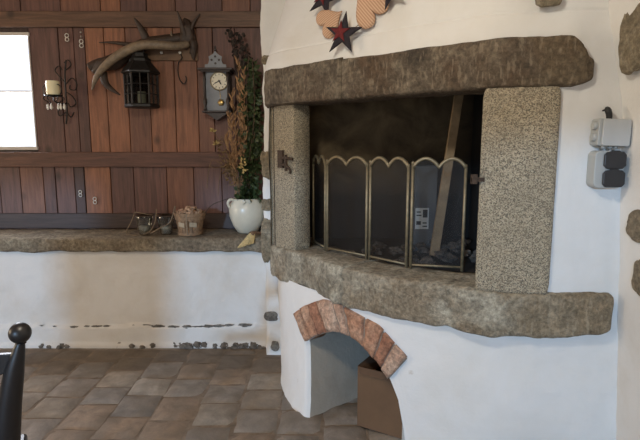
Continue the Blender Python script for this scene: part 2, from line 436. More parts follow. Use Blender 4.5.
# floor: mortar bed and pavers
def floor():
    mb = sheet(lambda u, v: Vector((XL+(1.9-XL)*u, YF+(YB-YF)*v, fbm((u*9, v*9, 0), 1, 0.003)-0.004)), 60, 60)
    struct(mb.build('floor', 'floor_dirt', smooth=True))
    t = MB(); pit = 0.24; x0 = -1.43; i0 = -14
    pal = [(0.27, 0.245, 0.22), (0.32, 0.285, 0.24), (0.25, 0.23, 0.215), (0.31, 0.265, 0.215), (0.28, 0.205, 0.145), (0.31, 0.28, 0.255), (0.22, 0.20, 0.18)]
    for i in range(i0-5, 13):
        xa = x0+i*pit; off = [0.0, 0.115, 0.03, 0.15, 0.07][i % 5]
        y = YF+off
        while y < 3.60:
            L = random.choice([0.22, 0.25, 0.27, 0.24]); y1 = min(y+L, 3.62)
            if xa > XL and (y1-y) > 0.08 and xa+pit < 1.9:
                g = 0.006; h = random.uniform(0.004, 0.011); border = y > 3.2
                col = random.choice(pal); kk = random.uniform(0.9, 1.1); col = tuple((c*0.7+m_*0.3)*kk for c, m_ in zip(col, (0.19, 0.165, 0.14)))
                if border: kk = random.uniform(0.9, 1.1); col = (0.15*kk, 0.12*kk, 0.092*kk); h *= 0.4  # rows by the low wall: dirt, plus weaker light put into the colour
                nx, ny = 6, 6; V = []; F = []
                sk = [random.uniform(-0.008, 0.008) for _ in range(4)]; tl = (random.uniform(-0.012, 0.012), random.uniform(-0.012, 0.012))
                for b in range(ny+1):
                    for a in range(nx+1):
                        u, w = a/nx, b/ny
                        X = xa+g+(pit-2*g)*u+sk[0]*(1-w)+sk[1]*w; Y = y+g+(y1-y-2*g)*w+sk[2]*(1-u)+sk[3]*u
                        e = min(u, 1-u, w, 1-w); zz = h+tl[0]*(u-.5)+tl[1]*(w-.5) if e > 0 else -0.004
                        X += fbm((X, Y, 1), 12, 0.004); Y += fbm((X, Y, 5), 12, 0.004)
                        V.append((X, Y, zz+fbm((X, Y, 0), 9, 0.003)))
                for b in range(ny):
                    for a in range(nx): F.append((b*(nx+1)+a, b*(nx+1)+a+1, (b+1)*(nx+1)+a+1, (b+1)*(nx+1)+a))
                t.add(V, F, col)
            y = y1
    o = t.build('floor_pavers', 'floor_stone', smooth=True); struct(o); o.parent = bpy.data.objects['floor']
floor()
struct(MB().box((XL-0.2, YF-0.2, ZC), (2.2, YB+0.3, ZC+0.1)).build('ceiling', 'wood_ceiling'))

# low plastered wall under the ledge
def low_wall(u, v):
    X = XL+(-0.30-XL)*u; z = 0.78*v; y = 3.68
    line = 0.165+0.02*noise.noise(Vector((X*2.5, 0, 0)))+0.012*noise.noise(Vector((X*14, 3, 0)))
    if z < line: y -= 0.022
    if z < 0.03: y -= 0.012
    y += fbm((X, z, 0), 3.0, 0.007)+fbm((X, z, 4), 14, 0.0022)
    return Vector((X, y, z))
lw = struct(sheet(low_wall, 420, 60).build('wall_base', 'plaster_wall', smooth=True))
# broken mortar along its foot and along the crack (rubble nobody could count)
mb = MB()
for i in range(70):
    X = random.uniform(-1.1, -0.42) if i < 55 else random.uniform(-2.3, -1.1); s_ = random.uniform(0.008, 0.024)
    mb.blob((X, 3.662-random.uniform(0, 0.02), random.uniform(0.0, 0.03)), (s_*1.3, s_*0.7, s_), 0.6, 1.8, i, 8, 6)
ob = mb.build('mortar_rubble', 'rubble'); ob['kind'] = 'stuff'; tag(ob, 'crumbled grey mortar along the foot of the white low wall', 'rubble')
mb = MB()
for i in range(36):
    X = random.choice([random.uniform(-2.1, -0.5), random.uniform(-1.3, -0.75)]); s_ = random.uniform(0.006, 0.018)
    mb.blob((X, 3.666, 0.163+0.02*noise.noise(Vector((X*2.5, 0, 0)))+random.uniform(-.004, .006)), (s_*2.4, s_*0.6, s_*0.7), 0.6, 1.8, i+90, 8, 6)
struct(mb.build('crack_crumbs', 'stone_grey', lw))
# stone ledge on the low wall
LZ = 0.84
led = Curve([(XL, 3.625), (-2.5, 3.625), (-1.4, 3.63), (-0.38, 3.625)])
o = loft_block(led, 0.0, led.L, 0.48, lambda q: 0.735+0.012*noise.noise(Vector((q*6, 0, 0))), LZ, 0.018, 0.02, 0.007, 10, 3).build('stone_ledge', 'stone_ledge', smooth=True, org=(-2, 3.8, 0.74))
tag(o, 'long rough grey-brown stone ledge along the foot of the timber wall', 'ledge')

# timber wall of planks
WX = lambda px, py=100: at(px, py, YB).x
WZ = lambda py: at(100, py, YB).z
def plank_wall():
    mb = MB()
    O = (0.23, 0.098, 0.052); D = (0.105, 0.052, 0.042); M = (0.16, 0.072, 0.045); K = (0.06, 0.032, 0.026); P = (0.12, 0.058, 0.045)
    def run(xs, cols, z0, z1):
        for (a, b), c in zip(zip(xs, xs[1:]), cols):
            g = 0.0025; j = random.uniform(0, 0.007); k = random.uniform(1.0, 1.16)
            mb.box((a+g, YB+j, z0), (b-g, YB+0.03, z1), tuple(x*k for x in c))
    w = [WX(p) for p in (33, 62, 77, 88, 107, 128, 150, 175, 198, 214, 236, 270)]
    run(w, [D, P, D, O, O, M, O, O, M, P, P], WZ(158), WZ(18))
    w = [-3.15, -2.9, -2.7]+[WX(p, 190) for p in (0, 21, 44, 56, 75, 85, 111, 134, 167, 194, 222, 245, 275)]
    run(w, [D, M, D, P, M, D, P, K, O, D, P, M, P, D, D], LZ-0.02, WZ(158))
    w = [-6.0, -3.9, -3.5, -3.15, -2.9, -2.7]+[WX(p, 5) for p in (20, 60, 100, 120, 146, 175, 196, 222, 250, 275)]
    run(w, [D, M, D, M, D, P, P, M, O, D, M, P, D, M, P], WZ(18), ZC)
    w = [-6.0, -4.4, -4.2, -4.0, -3.8, -3.6, -3.4, -3.15]
    run(w, [D, M, D, P, M, D, P], LZ-0.02, WZ(18))
    mb.box((WX(33, 100)-0.02, YB+0.031, LZ-0.02), (-0.3, YB+0.06, ZC), K)
    mb.box((-6.0, YB+0.031, LZ-0.02), (-3.14, YB+0.06, ZC), K)
    mb.box((-3.14, YB+0.031, LZ-0.02), (WX(33, 100), YB+0.06, 1.49), K)
    mb.box((-3.14, YB+0.031, 2.37), (WX(33, 100), YB+0.06, ZC), K)
    return mb
wb = struct(plank_wall().build('wall_back', 'wood_planks', bevel=0.003, seg=1))
struct(MB().box((-6.0, YB-0.032, WZ(28)), (-0.36, YB+0.0, WZ(12)), (0.13, 0.07, 0.042)).build('trim_1', 'wood_beam', bevel=0.005))
struct(MB().box((-6.0, YB-0.032, WZ(167)), (-0.36, YB+0.0, WZ(152)), (0.125, 0.058, 0.04)).build('trim_2', 'wood_beam', bevel=0.005))
struct(MB().box((-6.0, YB-0.022, LZ), (-0.36, YB+0.0, WZ(213)), (0.055, 0.034, 0.028)).build('trim_3', 'wood_beam', bevel=0.005))

# the window in the timber wall
def window_back():
    x0, x1, z0, z1 = -3.12, WX(33, 100)-0.004, 1.497, 2.340
    f = MB(); t = 0.028
    for a, b in (((x0, YB-0.01, z0-t), (x1+t*0.6, YB+0.09, z0)), ((x0, YB-0.01, z1), (x1+t*0.6, YB+0.09, z1+t)), ((x0-t, YB-0.01, z0), (x0, YB+0.09, z1)), ((x1, YB-0.004, z0), (x1+t*0.35, YB+0.09, z1))):
        f.box(a, b)
    w = struct(f.build('window_1', 'frame_paint', bevel=0.004))
    b = MB(); b.box((x0, YB+0.05, 1.925), (x1, YB+0.065, 1.936)); b.box(((x0-0.35+x1)/2, YB+0.05, z0), ((x0-0.35+x1)/2+0.02, YB+0.065, z1))
    struct(b.build('glazing_bar', 'frame_paint', w))
    struct(MB().box((x0, YB+0.056, z0), (x1, YB+0.060, z1)).build('window_pane', 'glass_window', w))
window_back()

# right-hand wall (leans in towards the top), left wall, front wall with openings behind the camera
def right_x(z):
    x = 1.30-0.055*min(z-0.6, 0.9)/0.9
    t = max(0, min(1, (z-1.5)/0.65)); return x-0.10*t*t*(3-2*t)
def rw(u, v):
    Y = YF+(2.35-YF)*u; z = ZC*v
    k = max(0, min(1, (Y-0.6)/1.0))
    x = right_x(z)*k+1.30*(1-k)
    return Vector((x+fbm((Y, z, 2), 4, 0.006), Y, z))
wr = struct(sheet(rw, 150, 90).build('wall_right', 'plaster_wall', smooth=True))
def wall_stone(name, c, r, mat, parent, seed, ax=0):
    mb = MB(); mb.slab(c, r, seed, ax)
    return struct(mb.build(name, mat, parent, smooth=True))
for k, (y, z, ry, rz) in enumerate([(1.985, 1.93, 0.085, 0.145), (1.995, 1.185, 0.085, 0.062), (1.97, 0.985, 0.05, 0.075), (1.6, 1.5, 0.12, 0.1), (1.3, 0.8, 0.14, 0.1)]):
    wall_stone('exposed_stone', (right_x(z)+0.004, y, z), (0.016, ry, rz), 'stone_wall', wr, k+1)
mb = MB(); LY0, LY1, LB, LT = 0.4, 2.4, 1.0, 2.3
for a, b in (((XL-0.15, YF-0.1, 0), (XL, LY0, ZC)), ((XL-0.15, LY1, 0), (XL, YB+0.1, ZC)), ((XL-0.15, LY0, 0), (XL, LY1, LB)), ((XL-0.15, LY0, LT), (XL, LY1, ZC))): mb.box(a, b)
struct(mb.build('wall_left', 'plaster_wall'))
# front wall: wide glazed door and a window, both behind the camera
DX0, DX1, DZ = -3.35, -0.15, 2.35
W0, W1, WB, WT = -5.6, -4.15, 0.0, 2.35
mb = MB(); T = 0.12
for a, b in (((W1, YF-T, 0), (DX0, YF, ZC)), ((DX1, YF-T, 0), (2.2, YF, ZC)), ((XL-0.1, YF-T, 0), (W0, YF, ZC)), ((DX0, YF-T, DZ), (DX1, YF, ZC)), ((W0, YF-T, WT), (W1, YF, ZC))): mb.box(a, b)
struct(mb.build('wall_front', 'plaster_wall'))

# ------------------------------------------------------------------ pier behind the fireplace
PX, PY = -0.385, 3.52
def pier():
    mb = sheet(lambda u, v: (lambda z, q: (Vector((PX+fbm((0, z, q), 5, 0.016, 3), YB-(YB-PY)*min(1, q/0.5), z)) if q < 0.5 else
               Vector((PX+(q-0.5)*2*1.9+fbm((0, z, 0.5), 5, 0.016, 3)*(1-(q-0.5)*2), PY+fbm((q, z, 0), 5, 0.012), z))))(ZC*v, u), 120, 150)
    return mb
pw = struct(pier().build('wall_pier', 'plaster_white', smooth=True))
for k, (px, py, rx, rz, m) in enumerate([(290, 19, 0.035, 0.06, 'stone_wall'), (283, 40, 0.012, 0.05, 'stone_grey'), (268, 165, 0.05, 0.10, 'stone_wall'), (267, 205, 0.04, 0.045, 'stone_wall'),
                                       (269, 240, 0.055, 0.16, 'stone_wall'), (271, 316, 0.05, 0.035, 'stone_grey'), (275, 346, 0.03, 0.035, 'stone_grey'), (266, 60, 0.03, 0.03, 'stone_wall')]):
    p = at(px, py, PY); wall_stone('exposed_stone', (p.x, PY+0.004, p.z), (rx, 0.022, rz), m, pw, k+20, 1)

# ------------------------------------------------------------------ fireplace
FP = thing('fireplace', 'curved whitewashed fireplace with granite surround, stone shelf and a brick arch', 'fireplace', (0.5, 2.8, 0))
class Surf:
    """a wall whose plan curve changes from the floor to its top"""
    def __init__(s, p0, p1, z1): s.A, s.B, s.z1 = Curve(p0), Curve(p1), z1; s.n = len(s.A.P)-1
    def base(s, t, z):
        t = max(0, min(1, t))*s.n; i = min(int(t), s.n-1); f = t-i; k = max(0, min(1, z/s.z1))
        a = s.A.P[i].lerp(s.A.P[i+1], f); b = s.B.P[i].lerp(s.B.P[i+1], f); p = a.lerp(b, k); return Vector((p.x, p.y, z))
    def nrm(s, t, z):
        a, b = s.base(t-0.01, z), s.base(t+0.01, z); d = (b-a).normalized(); return Vector((d.y, -d.x, 0))
    def pt(s, t, z, d=0): return s.base(t, z)+s.nrm(t, z)*d
    def find(s, px, py):
        r = ray(px, py).normalized(); best = (9, 0, 0); c = (0.5, 0.35); w = (0.5, 0.4)
        for lv in range(5):
            for i in range(-12, 13):
                for j in range(-12, 13):
                    t, z = c[0]+w[0]*i/12, c[1]+w[1]*j/12
                    if not (0 <= t <= 1): continue
                    v = s.base(t, z)-Vector((0, 0, CAM_H)); e = (v-r*v.dot(r)).length
                    if e < best[0]: best = (e, t, z)
            c = best[1:]; w = (w[0]/5, w[1]/5)
        return best[1], best[2]
BS = Surf([(-0.275, 3.60), (-0.25, 3.30), (-0.238, 3.05), (-0.178, 2.834), (-0.054, 2.62), (0.13, 2.52), (0.36, 2.395), (0.6, 2.27), (0.85, 2.19), (1.1, 2.145), (1.36, 2.120)],
          [(-0.295, 3.60), (-0.29, 3.38), (-0.262, 3.17), (-0.18, 2.98), (-0.05, 2.80), (0.125, 2.60), (0.36, 2.405), (0.6, 2.27), (0.85, 2.175), (1.1, 2.13), (1.36, 2.120)], 0.69)
Sc = Curve([(-0.345, 3.60), (-0.335, 3.38), (-0.305, 3.18), (-0.21, 3.02), (-0.07, 2.86), (0.10, 2.585), (0.34, 2.375), (0.56, 2.245), (0.72, 2.150), (0.99, 2.095), (1.250, 2.078)])
Lc = Curve([(-0.335, 3.60), (-0.335, 3.32), (-0.315, 3.09), (-0.095, 2.86), (0.17, 2.61), (0.36, 2.44), (0.57, 2.265), (0.72, 2.160), (0.96, 2.092), (1.095, 2.082)])
# plaster body with the arched opening
IS = [BS.find(*q) for q in ((308, 341), (316, 336), (325, 333), (336, 331), (346, 333), (357, 339), (368, 349), (380, 363), (390, 378), (398, 400), (405, 440))]
IS.append((IS[-1][0]+0.003, 0.0))
def z_in(s):
    if s <= IS[0][0] or s >= IS[-1][0]: return 0.0
    for (a, za), (b, zb) in zip(IS, IS[1:]):
        if a <= s <= b: return za+(zb-za)*(s-a)/(b-a)
    return 0.0
cols = [i/170 for i in range(171)]
e = IS[0][0]; cols = sorted([c for c in cols if abs(c-e) > 0.003 or c > e]+[e-0.00005, e+0.00005]+[e-0.0022*k for k in range(1, 7)])
mb = MB(); V = []; F = []; NV = 40
def bpt(s, z):
    b = BS.base(s, z); rd = max(0, 1-abs(s-e)/0.014)**2*0.022*max(0, min(1, (0.45-z)/0.05)); return BS.pt(s, z, fbm(b, 4, 0.007, 2)-rd+fbm(b, 18, 0.0018, 2)+0.1*max(0, 0.08-z))
for s_ in cols:
    zl = IS[0][1] if abs(s_-(e+0.00005)) < 1e-7 else z_in(s_)
    for j in range(NV+1): V.append(bpt(s_, zl+(0.70-zl)*j/NV))
for i in range(len(cols)-1):
    if cols[i+1]-cols[i] < 0.00015: continue
    for j in range(NV): F.append((i*(NV+1)+j, (i+1)*(NV+1)+j, (i+1)*(NV+1)+j+1, i*(NV+1)+j+1))
mb.add(V, F)
mb.build('plaster_body', 'plaster_white', FP, smooth=True)
# reveal: left jamb, vault soffit, right jamb, chamber behind
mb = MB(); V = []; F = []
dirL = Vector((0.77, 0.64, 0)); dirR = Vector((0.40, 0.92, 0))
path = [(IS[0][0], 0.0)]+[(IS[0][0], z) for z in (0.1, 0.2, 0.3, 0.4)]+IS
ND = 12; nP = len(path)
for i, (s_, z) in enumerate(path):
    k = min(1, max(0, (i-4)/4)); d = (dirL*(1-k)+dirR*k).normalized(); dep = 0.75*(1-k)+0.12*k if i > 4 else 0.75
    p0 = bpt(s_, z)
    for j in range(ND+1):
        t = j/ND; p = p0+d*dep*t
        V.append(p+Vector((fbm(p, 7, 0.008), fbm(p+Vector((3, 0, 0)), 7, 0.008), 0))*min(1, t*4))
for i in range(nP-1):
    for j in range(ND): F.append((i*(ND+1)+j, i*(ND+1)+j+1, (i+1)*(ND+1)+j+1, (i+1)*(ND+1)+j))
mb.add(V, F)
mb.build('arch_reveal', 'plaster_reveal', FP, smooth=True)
mb = MB(); mb.box((0.50, 3.05, 0.0), (1.15, 3.10, 0.66)); mb.box((1.1, 2.3, 0.0), (1.15, 3.1, 0.66)); mb.box((0.20, 2.85, 0.60), (1.15, 3.1, 0.64)); mb.box((0.3, 2.50, 0.58), (1.15, 2.86, 0.64)); mb.box((0.42, 2.42, 0.0), (1.1, 2.46, 0.64))
mb.build('wood_store', 'mortar', FP)
# arch bricks
ES = [BS.find(*q) for q in ((297, 313), (310, 304), (324, 299), (336, 302), (348, 308), (379, 325.5), (408, 358))]; IN = IS[:9]
def samp(P, t):
    L = [0]
    for a, b in zip(P, P[1:]): L.append(L[-1]+math.hypot(b[0]-a[0], b[1]-a[1]))
    q = t*L[-1]
    for i in range(len(P)-1):
        if q <= L[i+1]+1e-9:
            k = (q-L[i])/(L[i+1]-L[i]); return (P[i][0]+(P[i+1][0]-P[i][0])*k, P[i][1]+(P[i+1][1]-P[i][1])*k)
    return P[-1]
mb = MB(); V = []; F = []
for k in range(41):
    a, b = samp(IN, k/40), samp(ES, k/40)
    for v in range(9): V.append(BS.pt(a[0]+(b[0]-a[0])*v/8, a[1]+(b[1]-a[1])*v/8, 0.0095))
for k in range(40):
    for v in range(8): F.append((k*9+v, k*9+v+1, (k+1)*9+v+1, (k+1)*9+v))
mb.add(V, F).build('mortar_bed', 'mortar_brown', FP, smooth=True)
cuts = [0.0, 0.10, 0.20, 0.31, 0.435, 0.50, 0.625, 0.75, 0.865, 1.0]
for i in range(9):
    a, b = cuts[i], cuts[i+1]; g = 0.008; nu, nv = 5, 9; rr = random.uniform(-0.012, 0.012)
    front = []
    mb = MB(); V = []; F = []
    off = 0.024+random.uniform(0, 0.010)
    for layer, dep in ((0, off), (1, -0.10)):
        for j in range(nv+1):
            for k in range(nu+1):
                u = a+g+(b-a-2*g)*k/nu; v = j/nv
                pi_, po = samp(IN, u), samp(ES, u)
                s_ = pi_[0]+(po[0]-pi_[0])*v*(1+rr); z = pi_[1]+(po[1]-pi_[1])*(v*(1+rr)+0.02)
                edge = min(k, nu-k, j, nv-j)
                p = BS.pt(s_, z, dep-(0.005 if (edge == 0 and layer == 0) else 0)); V.append(p+Vector((fbm(p, 22, 0.005, i), fbm(p, 22, 0.005, i+3), fbm(p, 22, 0.004, i+6))))
    m = (nu+1)*(nv+1); q = lambda L, j, k: L*m+j*(nu+1)+k
    for j in range(nv):
        for k in range(nu):
            F.append((q(0, j, k), q(0, j, k+1), q(0, j+1, k+1), q(0, j+1, k))); F.append((q(1, j, k), q(1, j+1, k), q(1, j+1, k+1), q(1, j, k+1)))
    for k in range(nu): F += [(q(0, 0, k), q(1, 0, k), q(1, 0, k+1), q(0, 0, k+1)), (q(0, nv, k), q(0, nv, k+1), q(1, nv, k+1), q(1, nv, k))]
    for j in range(nv): F += [(q(0, j, 0), q(0, j+1, 0), q(1, j+1, 0), q(1, j, 0)), (q(0, j, nu), q(1, j, nu), q(1, j+1, nu), q(0, j+1, nu))]
    mb.add(V, F).build('arch_brick', ('brick', 'brick', 'brick_dark', 'brick_pale', 'brick_pale', 'brick', 'brick', 'brick_dark', 'brick_pale')[i], FP, smooth=True)
# sill of two long curved stones
seam = Sc.s_of(0.12, 2.585); brown = Sc.s_of(0.80, 2.13)
zs0 = lambda q: 0.672+0.010*noise.noise(Vector((q*14, 7, 0)))+0.018*noise.noise(Vector((q*5, 1, 0)))+0.045*max(0, (q-Sc.s_of(1.0, 2.1))/0.25)
loft_block(Sc, 0.10, seam-0.001, 0.30, zs0, 0.882, 0.018, 0.014, 0.011, 9, 5, endround=0.02, end1=0.006).build('sill_stone', 'stone_sill', FP, smooth=True)
loft_block(Sc, seam+0.001, Sc.L-0.005, 0.28, zs0, 0.88, 0.018, 0.014, 0.010, 9, 6, endround=0.006, end1=0.02).build('sill_stone', 'stone_sill', FP, smooth=True)
# hearth bed behind the sill
mb = MB(); hp = [Sc.at(q)-Sc.nrm(q)*0.24 for q in [Sc.L*k/14 for k in range(1, 14)]]
mb.prism([(p.x, p.y, 0.80) for p in hp]+[(1.12, 3.5, 0.80), (-0.2, 3.5, 0.80)], (0, 0, 0.073))
mb.build('hearth', 'soot', FP)
# lintel of three stones
top = lambda q: 1.935+0.006*noise.noise(Vector((q*4, 2, 0)))-0.085*max(0, min(1, (q-Lc.s_of(0.99, 2.11))/0.08))**2+0.004
ls = Lc.s_of(0.10, 2.67); lb = Lc.s_of(0.86, 2.14)
loft_block(Lc, 0.22, ls-0.001, 0.24, 1.735, lambda q: top(q)+0.008, 0.018, 0.014, 0.006, 9, 11, endround=0.02, end1=0.006).build('lintel_stone', 'stone_lintel', FP, smooth=True)
loft_block(Lc, ls+0.001, Lc.L, 0.22, lambda q: 1.735+0.02*max(0, (q-Lc.L+0.08)/0.08), top, 0.022, 0.013, 0.006, 9, 12, endround=0.006, end1=0.03).build('lintel_stone', 'stone_lintel', FP, smooth=True)
# granite uprights
JL = Curve([(-0.318, 3.22), (-0.235, 3.09), (-0.150, 2.985)])
loft_block(JL, 0.0, JL.L, 0.12, 0.872, 1.742, 0.012, 0.014, 0.003, 14, 15, endround=0.012).build('granite_upright', 'granite_speckled', FP, smooth=True)
JR = Curve([(0.680, 2.176), (0.82, 2.130), (0.972, 2.098)])
loft_block(JR, 0.0, JR.L, 0.24, 0.868, 1.742, 0.014, 0.014, 0.003, 14, 16, endround=0.014).build('granite_upright', 'granite_speckled', FP, smooth=True)
# hood
Hc = Curve([(-0.325, 3.60), (-0.325, 3.32), (-0.305, 3.10), (-0.088, 2.872), (0.175, 2.622), (0.365, 2.452), (0.575, 2.292), (0.725, 2.197), (0.96, 2.140), (1.12, 2.129), (1.36, 2.125)])
def hood_pt(q, z, d=0):
    t = q/Hc.L; w = max(0, 1-t*1.02)**0.9
    gr = -0.006*math.exp(-((z-(2.04+0.006*noise.noise(Vector((q*5, 0, 9)))))/0.004)**2)
    ins = 0.50*max(0, z-1.97)*w+max(0, 1.89-z)*0.6*t**3
    c = Hc.at(q); dr = Vector((0.80, 0.60, 0))*(1-t)+Vector((0, 1, 0))*t
    p = c+dr*ins+Hc.nrm(q)*(d+gr+fbm((c.x, c.y, z), 3.5, 0.008, 8)+fbm((c.x, c.y, z), 15, 0.0018, 8))
    return Vector((p.x, p.y, z))
sheet(lambda u, v: hood_pt(Hc.L*u, 1.85+(ZC-1.85)*v), 150, 190).build('plaster_hood', 'plaster_white', FP, smooth=True)
mb = MB()
p = at(547, 2, 2.13); mb.slab((p.x, 2.125, p.z+0.02), (0.05, 0.016, 0.04), 31, 1)
mb.build('exposed_stone', 'stone_wall', FP, smooth=True)
# plaster panel between the right granite upright and the corner
sheet(lambda u, v: Vector((0.955+(1.36-0.955)*u, 2.125+fbm((u, v, 7), 2.5, 0.006)+fbm((u*.4, v, 7), 14, 0.002), 0.66+1.28*v-0.0)), 30, 80).build('plaster_panel', 'plaster_white', FP, smooth=True)
# firebox lining
mb = MB(); mb.box((-0.32, 3.46, 0.8), (1.2, 3.52, 1.94)); mb.build('fireback', 'soot_back', FP)
mb = MB(); mb.box((-0.285, 3.16, 0.85), (-0.25, 3.5, 1.95)); mb.box((1.02, 2.34, 0.8), (1.08, 3.5, 1.95)); mb.box((0.86, 2.32, 0.86), (1.08, 2.345, 1.95))
mb.prism([(-0.28, 3.5, 1.93), (-0.28, 3.2, 1.93), (-0.12, 3.0, 1.93), (0.15, 2.75, 1.93), (0.40, 2.54, 1.93), (0.62, 2.38, 1.93), (0.80, 2.30, 1.93), (1.08, 2.28, 1.93), (1.08, 3.5, 1.93)], (0, 0, 0.02))
mb.build('firebox', 'soot', FP)
sheet(lambda u, v: Vector((-0.313+fbm((u, v, 3), 3, 0.008), 3.6-0.42*u, 0.84+1.16*v)), 20, 60).build('plaster_flank', 'plaster_white', FP, smooth=True)
# iron door fittings on the uprights
mb = MB(); nJ = Vector((-0.78, -0.62, 0)); tJ = Vector((0.62, -0.78, 0))
def on_jamb(s_, z, d): q = JL.at(s_); n_ = JL.nrm(s_); return Vector((q.x, q.y, z))+n_*d
mb.prism([on_jamb(0.135, 1.37, 0), on_jamb(0.19, 1.37, 0), on_jamb(0.19, 1.475, 0), on_jamb(0.135, 1.475, 0)], JL.nrm(0.17)*0.014)
mb.tube([on_jamb(0.17, 1.43, 0.02), on_jamb(0.25, 1.43, 0.02), on_jamb(0.30, 1.425, 0.012)], 0.008)
mb.tube([on_jamb(0.17, 1.395, 0.02), on_jamb(0.24, 1.385, 0.02), on_jamb(0.265, 1.36, 0.012), on_jamb(0.262, 1.34, 0.012)], 0.007)
mb.tube([on_jamb(0.235, 1.355, 0.02), on_jamb(0.235, 1.45, 0.02)], 0.009)
mb.build('iron_hinge', 'iron_rust', FP)
mb = MB(); a = at(468, 178, 2.22); b = at(484, 179, 2.16)
mb.box((a.x, 2.165, a.z-0.012), (b.x+0.005, 2.175, b.z+0.006)); mb.box((a.x, 2.158, a.z-0.022), (a.x+0.022, 2.182, a.z+0.018))
mb.build('iron_latch', 'iron_rust', FP)

# ------------------------------------------------------------------ fire screen
bp = [Vector((-0.045, 3.19, 0)), Vector((0.035, 2.965, 0)), Vector((0.262, 2.735, 0)), Vector((0.447, 2.530, 0)), Vector((0.715, 2.465, 0))]
FS = thing('fire_screen', 'brass-framed folding fire screen with arched panels on the hearth', 'fire screen', (0.3, 2.75, 0.88))
H0 = 0.525
for i, (a, b) in enumerate(zip(bp, bp[1:])):
    d = (b-a); L = d.length; d.normalize(); g = 0.012; a2 = a+d*g; L2 = L-2*g; n_ = Vector((d.y, -d.x, 0))
    def hump(t):
        q = (t*2) % 1 if t < 1 else 1.0
        return H0-0.015+0.045*(abs(math.sin(PI*t*2))**0.75)
    top_ = [a2+d*L2*t+Vector((0, 0, 0.885+hump(t))) for t in [k/28 for k in range(29)]]
    f = MB()
    def bar(p, q, w=0.0075):
        f.tube([p, q], w, 6, smooth=False)
    bar(a2+Vector((0, 0, 0.885)), a2+Vector((0, 0, 0.885+H0+0.002)), 0.008); bar(a2+d*L2+Vector((0, 0, 0.885)), a2+d*L2+Vector((0, 0, 0.885+H0+0.002)), 0.008)
    bar(a2+Vector((0, 0, 0.905)), a2+d*L2+Vector((0, 0, 0.905)), 0.006)
    f.tube(top_, 0.0095, 6, smooth=False)
    f.lathe(a2+Vector((0, 0, 0.885+H0)), [(0.0, 0.018), (0.006, 0.014), (0.009, 0.008), (0.006, 0.0)], 8)
    pn = f.build('screen_panel', 'brass_aged', FS, smooth=True)
    m = MB(); n = len(top_); m.add([a2+d*L2*k/28+Vector((0, 0, 0.895)) for k in range(29)]+top_, [(k, k+1, n+k+1, n+k) for k in range(28)])
    m.build('mesh_panel', 'wire_mesh', pn)

# things standing inside the firebox
def beam(name, p, q, w, t, mat, label, cat):
    p, q = Vector(p), Vector(q); d = (q-p).normalized(); s1 = d.cross(Vector((0, 1, 0))).normalized()*w/2; s2 = d.cross(s1).normalized()*t/2
    mb = MB(); V = []
    for c in (p, q):
        for a, b in ((-1, -1), (1, -1), (1, 1), (-1, 1)): V.append(c+s1*a+s2*b)
    mb.add(V, [(0, 1, 2, 3), (7, 6, 5, 4), (0, 4, 5, 1), (1, 5, 6, 2), (2, 6, 7, 3), (3, 7, 4, 0)])
    return tag(mb.build(name, mat, org=p, bevel=0.003), label, cat)
P0, P1 = at(434, 252, 2.80), at(460, 88, 3.05)
P0.z = 0.89
beam('wooden_batten', P0, P1, 0.05, 0.025, 'plank_raw', 'tall bare wooden batten leaning inside the firebox behind the screen', 'batten')
ct = thing('carton', 'grey carton with a white printed label behind the fire screen', 'carton', (0.6, 3.0, 0.875))
a, b = at(413, 250, 3.0), at(438, 166, 3.0)
MB().box((a.x, 3.0, 0.877), (b.x, 3.16, b.z)).build('carton_body', 'carton_grey', ct, bevel=0.004)
la, lb_ = at(415, 229, 2.998), at(429, 208, 2.998)
lbl = MB().box((la.x, 2.9975, la.z), (lb_.x, 2.9995, lb_.z)).build('printed_label', 'carton_white', ct)
m = MB(); w = lb_.x-la.x; h = lb_.z-la.z
for (u0, v0, u1, v1) in ((0.55, 0.55, 0.9, 0.92), (0.08, 0.62, 0.45, 0.68), (0.08, 0.78, 0.4, 0.84), (0.08, 0.2, 0.42, 0.38), (0.55, 0.1, 0.9, 0.16), (0.55, 0.26, 0.85, 0.32)):
    m = MB(); m.box((la.x+w*u0, 2.9965, la.z+h*v0), (la.x+w*u1, 2.9975, la.z+h*v1)); m.build('printed_mark', 'ink', lbl)
names = ['pale', 'grey', 'dark']
mb = MB()
for i in range(60):
    x = random.uniform(0.28, 0.98); y = random.uniform(2.62, 3.0) if x > 0.4 else random.uniform(2.85, 3.1); y = max(y, 2.62)
    s_ = random.uniform(0.012, 0.032); mb.blob((x, y, 0.880+s_*0.6+random.uniform(0, 0.05)*(x > 0.55)), (s_*1.3, s_, s_*0.7), 0.7, 1.7, i, 8, 6)
o = mb.build('cinder_heap', 'ash_wood'); o['kind'] = 'stuff'; tag(o, 'heap of grey cinders and ash on the hearth floor', 'cinders')

# cardboard box in the arch
bx = Vector((0.20, 2.56, 0.012))
cb = thing('cardboard_box', 'open brown cardboard box standing in the brick arch', 'box', bx)
dx = Vector((0.86, -0.51, 0)).normalized(); dy = Vector((0.51, 0.86, 0)).normalized(); hB = 0.335; wB, dB = 0.30, 0.28
